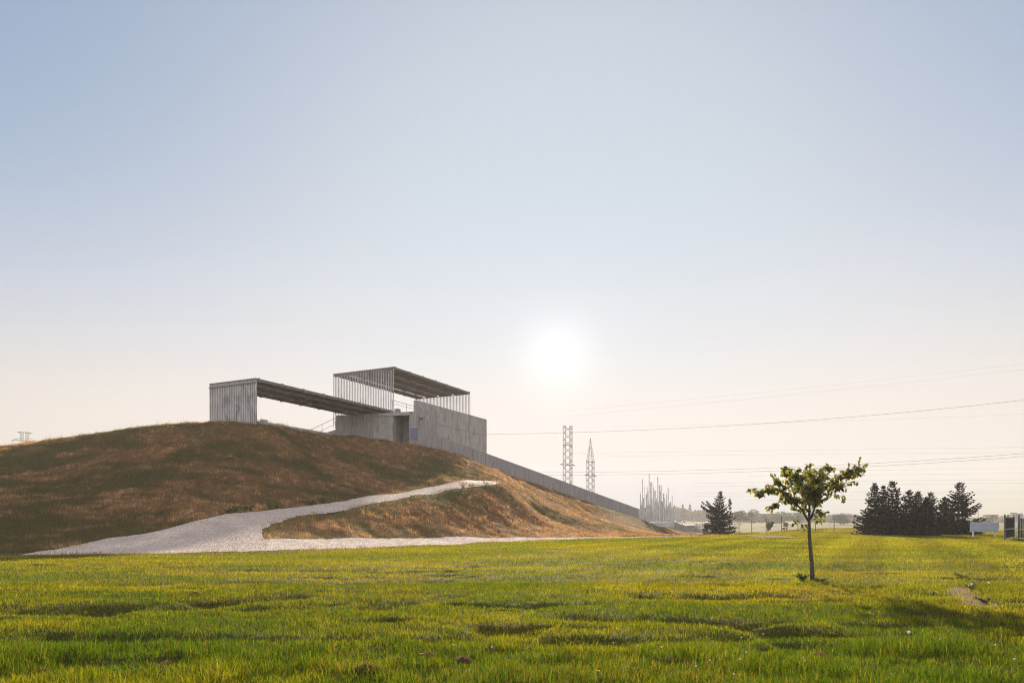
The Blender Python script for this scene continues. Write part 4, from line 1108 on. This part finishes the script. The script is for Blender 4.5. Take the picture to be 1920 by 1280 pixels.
x_, y_ = G(1504, 17.85); weed(x_, y_, .20, .28, 'dark clump of weeds at the left foot of the young tree', 423, 240, (.02, .04, .010), (.05, .08, .018), leaf=.055, stalk=14)
x_, y_ = G(1540, 17.6); weed(x_, y_, .10, .22, 'low dark weeds just right of the young tree trunk', 424, 140, (.02, .035, .010), (.05, .07, .018), leaf=.05, stalk=10)
x_, y_ = G(1822, 15.6); weed(x_, y_, .22, .3, 'leafy weed with pale seed heads left of the bare drain patch', 425, 160, (.05, .08, .015), (.12, .14, .03), leaf=.05, stalk=10)
x_, y_ = G(1806, 18.8); weed(x_, y_, .16, .35, 'leafy weed beside the strip of bare reddish soil', 426, 160, (.05, .08, .015), (.10, .13, .03), leaf=.05, stalk=10)
x_, y_ = G(1848, 13.2); weed(x_, y_, .12, .2, 'dark low weed growing in the bare drain patch', 427, 90, (.02, .035, .010), (.05, .06, .018), leaf=.05, stalk=8)
x_, y_ = G(1750, 14.8); weed(x_, y_, .12, .2, 'pale weed in the lawn in front of the bare reddish soil', 428, 90, (.10, .12, .04), (.2, .2, .09), leaf=.04, stalk=8)

def clump(px, py, wpx, label, seed):
    d = EYE * F / (py - HZ); x_, y_ = G(px, d); r = np.random.default_rng(seed); w = wpx / F * d * .5
    n = 500; a = r.uniform(0, 6.28, n); q = np.sqrt(r.uniform(0, 1, n)) * w
    xx, yy = np.cos(a) * q * 1.0, np.sin(a) * q * .55
    z0 = gz_fast(xx + x_, yy + y_); zb_ = gz1(x_, y_)
    zz = z0 - zb_ + (.045 + w * .15) * (1 - (q / w) ** 2) * r.uniform(.3, 1, n) + .02
    l = r.uniform(.04, .11, n); b2 = r.uniform(0, 6.28, n)
    dv = np.c_[np.cos(b2) * l, np.sin(b2) * l, r.normal(-.005, .02, n)]
    p = np.c_[xx, yy, zz]; s = np.c_[-np.sin(b2), np.cos(b2), r.normal(0, .6, n)] * .004
    v = np.stack([p - dv * .5 - s, p - dv * .5 + s, p + (0, 0, .012) + s, p + (0, 0, .012) - s, p + dv * .5], 1).reshape(-1, 3)
    o_ = np.arange(n)[:, None] * 5
    c = np.repeat(lerp((.14, .08, .04), (.36, .23, .12), r.uniform(0, 1, n)), 5, 0)
    me = np_mesh('grass_clippings', v, quads=o_ + np.array([[0, 1, 2, 3]]), tris=o_ + np.array([[3, 2, 4]]), mat=M['dry'], colors=c)
    tag(link('grass_clippings', me, None, (x_, y_, zb_)), label, 'grass clippings', 'brown grass clippings on the lawn')
clump(745, 1254, 46, 'largest brown heap of dry clippings in the front grass, right of the bottom heap', 501)
clump(690, 1271, 44, 'brown heap of dry clippings touching the bottom edge left of centre', 502)
clump(802, 1240, 30, 'small brown heap of dry clippings above and right of the largest heap', 503)
clump(868, 1249, 34, 'thin brown scatter of clippings, rightmost of the row in the front grass', 504)
clump(365, 1117, 20, 'small brown clump at the end of the dark rut at left', 505)
clump(80, 1268, 26, 'brown clump in the bottom left corner of the grass', 506)
clump(312, 1258, 24, 'brown clump in the front grass between corner clump and bottom heap', 507)
clump(1492, 1182, 16, 'small dark brown tuft in the lawn below the young tree', 508)
clump(1535, 1241, 24, 'tan patch of clippings in the front grass at right', 509)

def flower(px, py, kind, label, group, seed):
    d = (EYE - {'clover': .09, 'puff': .16, 'yellow': .1}[kind]) * F / (py - HZ); x_, y_ = G(px, d); r = np.random.default_rng(seed)
    b_ = (x_, y_, gz1(x_, y_)); root = empty({'clover': 'clover_flower', 'puff': 'dandelion_clock', 'yellow': 'dandelion_flower'}[kind], b_)
    tag(root, label, 'flower', group)
    h = {'clover': .11, 'puff': .17, 'yellow': .13}[kind] * r.uniform(.9, 1.15); rr = {'clover': .008, 'puff': .017, 'yellow': .018}[kind] * (1 + .02 * d)
    mb = MB(); mb.tube([(0, 0, -.02), (.005, 0, h * .6), (0, 0, h)], .0022 + .0001 * d, 4); mb.build('stem', M['dryleaf'], root)
    n = 60; p = r.normal(0, 1, (n, 3)); p /= np.linalg.norm(p, axis=1)[:, None]
    if kind == 'yellow': p[:, 2] = np.abs(p[:, 2]) * .4
    s = np.cross(p, r.normal(0, 1, (n, 3))); s /= np.linalg.norm(s, axis=1)[:, None]
    c0 = np.array([0, 0, h]); v = np.stack([c0 + p * rr * .2, c0 + p * rr + s * rr * .3, c0 + p * rr - s * rr * .3], 1).reshape(-1, 3)
    cc = np.tile({'clover': (.72, .70, .62), 'puff': (.75, .74, .70), 'yellow': (.75, .5, .02)}[kind], (n * 3, 1))
    link('flower_head', np_mesh('flower_head', v, tris=np.arange(n * 3).reshape(-1, 3), mat=M['petal'], colors=cc), root)
flower(1704, 1190, 'puff', 'round white dandelion clock beside the dark hollow at right', None, 1)
flower(1121, 1273, 'yellow', 'yellow dandelion in the front grass at the bottom edge', None, 2)
flower(1822, 1094, 'puff', 'pale seed head on the left beside the bare drain patch', None, 3)
flower(1854, 1095, 'puff', 'pale seed head above the bare drain patch', None, 4)
FL = [(1399, 1228), (1390, 1200), (1431, 1170), (1331, 1253), (1387, 1249), (1305, 1263), (1376, 1279), (1509, 1252), (1671, 1270), (1762, 1212), (1902, 1248), (1866, 1222), (1196, 1212), (1150, 1205), (922, 1222), (1190, 1262), (850, 1219), (1240, 1224)]
for i, (a, b_) in enumerate(FL): flower(a, b_, 'clover', 'tiny white clover flower scattered in the front grass', 'white clover flowers in the front grass', 20 + i)
FR = [(1802, 1022), (1808, 1027), (1812, 1033), (1797, 1038), (1805, 1031), (1830, 1025), (1865, 1032), (1828, 1024), (1846, 1031), (1790, 1046), (1799, 1043)]
for i, (a, b_) in enumerate(FR): flower(a, b_, 'clover', 'tiny white flower in the weedy strip in front of the sign board', 'white flowers in the weedy strip', 60 + i)

# ------------------------------------------------------------------ air, sky, sun, camera
HAZE = 0.00036
m, nt, out = new_mat('haze_air')
pvn = N(nt, 'ShaderNodeVolumePrincipled'); pvn.inputs['Color'].default_value = (.93, .90, .88, 1); pvn.inputs['Density'].default_value = HAZE
pvn.inputs['Anisotropy'].default_value = .2
nt.links.new(pvn.outputs[0], out.inputs['Volume'])
mb = MB(); mb.box(-900, 900, -60, 900, -6.0, 66.0)
tag(mb.build('haze', m), 'thin pale morning haze hanging over the field', 'haze', kind='stuff')

EL, AZ = math.radians(19.0), math.radians(5.0)
sd_ = Vector((math.cos(EL) * math.sin(AZ), math.cos(EL) * math.cos(AZ), math.sin(EL)))
sun = bpy.data.lights.new('sun', 'SUN'); sun.energy = 4.6; sun.angle = math.radians(.9); sun.color = (1.0, .86, .68)
so = bpy.data.objects.new('sun', sun); so.rotation_euler = (-sd_).to_track_quat('-Z', 'Y').to_euler(); COL.objects.link(so)
world = bpy.data.worlds.new('World'); scene.world = world; world.use_nodes = True
nt = world.node_tree; nt.nodes.clear()
sky = N(nt, 'ShaderNodeTexSky', sky_type='NISHITA'); sky.sun_disc = False; sky.sun_elevation = EL; sky.sun_rotation = AZ
sky.air_density = 1.0; sky.dust_density = 1.5; sky.ozone_density = 1.5
tc = N(nt, 'ShaderNodeTexCoord')
dt = N(nt, 'ShaderNodeVectorMath', operation='DOT_PRODUCT'); nt.links.new(tc.outputs['Generated'], dt.inputs[0]); dt.inputs[1].default_value = Vector(P(1045, 665, 1.0) - np.array([0, 0, EYE])).normalized()
def math_(op, a, b=None, c=None):
    n = N(nt, 'ShaderNodeMath', operation=op)
    for i, val in enumerate((a, b, c)):
        if val is None: continue
        if isinstance(val, (int, float)): n.inputs[i].default_value = val
        else: nt.links.new(val, n.inputs[i])
    return n.outputs[0]
def vec_(op, a, b=None):
    n = N(nt, 'ShaderNodeVectorMath', operation=op)
    for i, val in enumerate((a, b)):
        if val is None: continue
        if isinstance(val, tuple): n.inputs[i].default_value = val
        elif isinstance(val, (int, float)): n.inputs['Scale'].default_value = val
        else: nt.links.new(val, n.inputs[i])
    return n.outputs[0]
# milky morning sky: the Nishita radiance rolled off softly towards white, plus the glow of the hidden sun disc
SKYK, SKYM, EXPO = .32, .685, 1.25
sep = N(nt, 'ShaderNodeSeparateXYZ'); nt.links.new(sky.outputs[0], sep.inputs[0])
chans = []
for i in range(3):
    k = (1.02, 1.0, 1.06)[i]
    chans.append(math_('MULTIPLY', math_('SUBTRACT', 1.0, math_('POWER', 2.71828, math_('MULTIPLY', sep.outputs[i], -SKYK * k))), SKYM * (.86, .98, 1.115)[i]))
comb = N(nt, 'ShaderNodeCombineXYZ')
for i in range(3): nt.links.new(chans[i], comb.inputs[i])
acos = math_('ARCCOSINE', math_('MINIMUM', dt.outputs['Value'], 1.0))          # angle from the sun
aure = math_('MULTIPLY', math_('POWER', 2.718, math_('MULTIPLY', math_('MULTIPLY', acos, acos), -1 / (2 * .033 ** 2))), .17)
aure2 = math_('MULTIPLY', math_('POWER', 2.718, math_('MULTIPLY', acos, -1 / .13)), .10)
gcol = N(nt, 'ShaderNodeVectorMath', operation='SCALE'); gcol.inputs[0].default_value = (1.0, .98, .95); nt.links.new(math_('ADD', aure, aure2), gcol.inputs['Scale'])
sz = N(nt, 'ShaderNodeSeparateXYZ'); nt.links.new(tc.outputs['Generated'], sz.inputs[0])
def bell(z0, w):
    q = math_('SUBTRACT', sz.outputs[2], z0)
    return math_('POWER', 2.718, math_('MULTIPLY', math_('MULTIPLY', q, q), -1 / w ** 2))
band1 = vec_('SCALE', (.24, .12, .0)); nt.links.new(bell(.13, .11), band1.node.inputs['Scale'])      # creamy band low down
band2 = vec_('SCALE', (.09, .06, .04)); nt.links.new(bell(.27, .12), band2.node.inputs['Scale'])     # pale band above it
band = vec_('ADD', band1, band2)
low2 = math_('POWER', 2.718, math_('MULTIPLY', math_('MAXIMUM', sz.outputs[2], 0.0), -1 / .09))       # the air dims the lowest sky
dim = N(nt, 'ShaderNodeVectorMath', operation='SCALE'); dim.inputs[0].default_value = (-.10, -.15, -.19); nt.links.new(low2, dim.inputs['Scale'])
mr = N(nt, 'ShaderNodeMapRange', interpolation_type='SMOOTHSTEP'); nt.links.new(acos, mr.inputs[0])                   # added fill: sky behind the camera brightened to lift shaded mound and concrete
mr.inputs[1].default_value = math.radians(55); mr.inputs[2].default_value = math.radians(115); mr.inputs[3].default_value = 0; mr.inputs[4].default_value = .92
rear_fill = N(nt, 'ShaderNodeVectorMath', operation='SCALE'); rear_fill.inputs[0].default_value = (1.04, .93, .84); nt.links.new(mr.outputs[0], rear_fill.inputs['Scale'])
tot = vec_('SCALE', vec_('ADD', vec_('ADD', vec_('ADD', comb.outputs[0], gcol.outputs[0]), band), vec_('ADD', rear_fill.outputs[0], dim.outputs[0])), 10.0 / 2 ** EXPO)
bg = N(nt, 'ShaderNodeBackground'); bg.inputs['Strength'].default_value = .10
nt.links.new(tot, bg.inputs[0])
wo = N(nt, 'ShaderNodeOutputWorld'); nt.links.new(bg.outputs[0], wo.inputs[0])

cam = bpy.data.cameras.new('camera'); cam.sensor_width = 36; cam.lens = 24; cam.shift_y = (HZ - 640) / 1920
cam.clip_end = 5000; cam.clip_start = .1
co = bpy.data.objects.new('camera', cam); co.location = (0, 0, EYE); co.rotation_euler = (math.pi / 2, 0, 0); COL.objects.link(co)
scene.camera = co
scene.view_settings.view_transform = 'Standard'; scene.view_settings.look = 'None'; scene.view_settings.exposure = EXPO; scene.view_settings.gamma = 1.0
scene.render.film_transparent = False
scene.cycles.use_denoising = True; scene.cycles.denoiser = 'OPENIMAGEDENOISE'; scene.cycles.denoising_input_passes = 'RGB_ALBEDO_NORMAL'; scene.cycles.denoising_prefilter = 'NONE'
scene.cycles.pixel_filter_type = 'BLACKMAN_HARRIS'; scene.cycles.filter_width = 1.15
scene.cycles.max_bounces = 6; scene.cycles.diffuse_bounces = 3; scene.cycles.transmission_bounces = 3; scene.cycles.volume_bounces = 0
scene.cycles.sample_clamp_indirect = 6.0
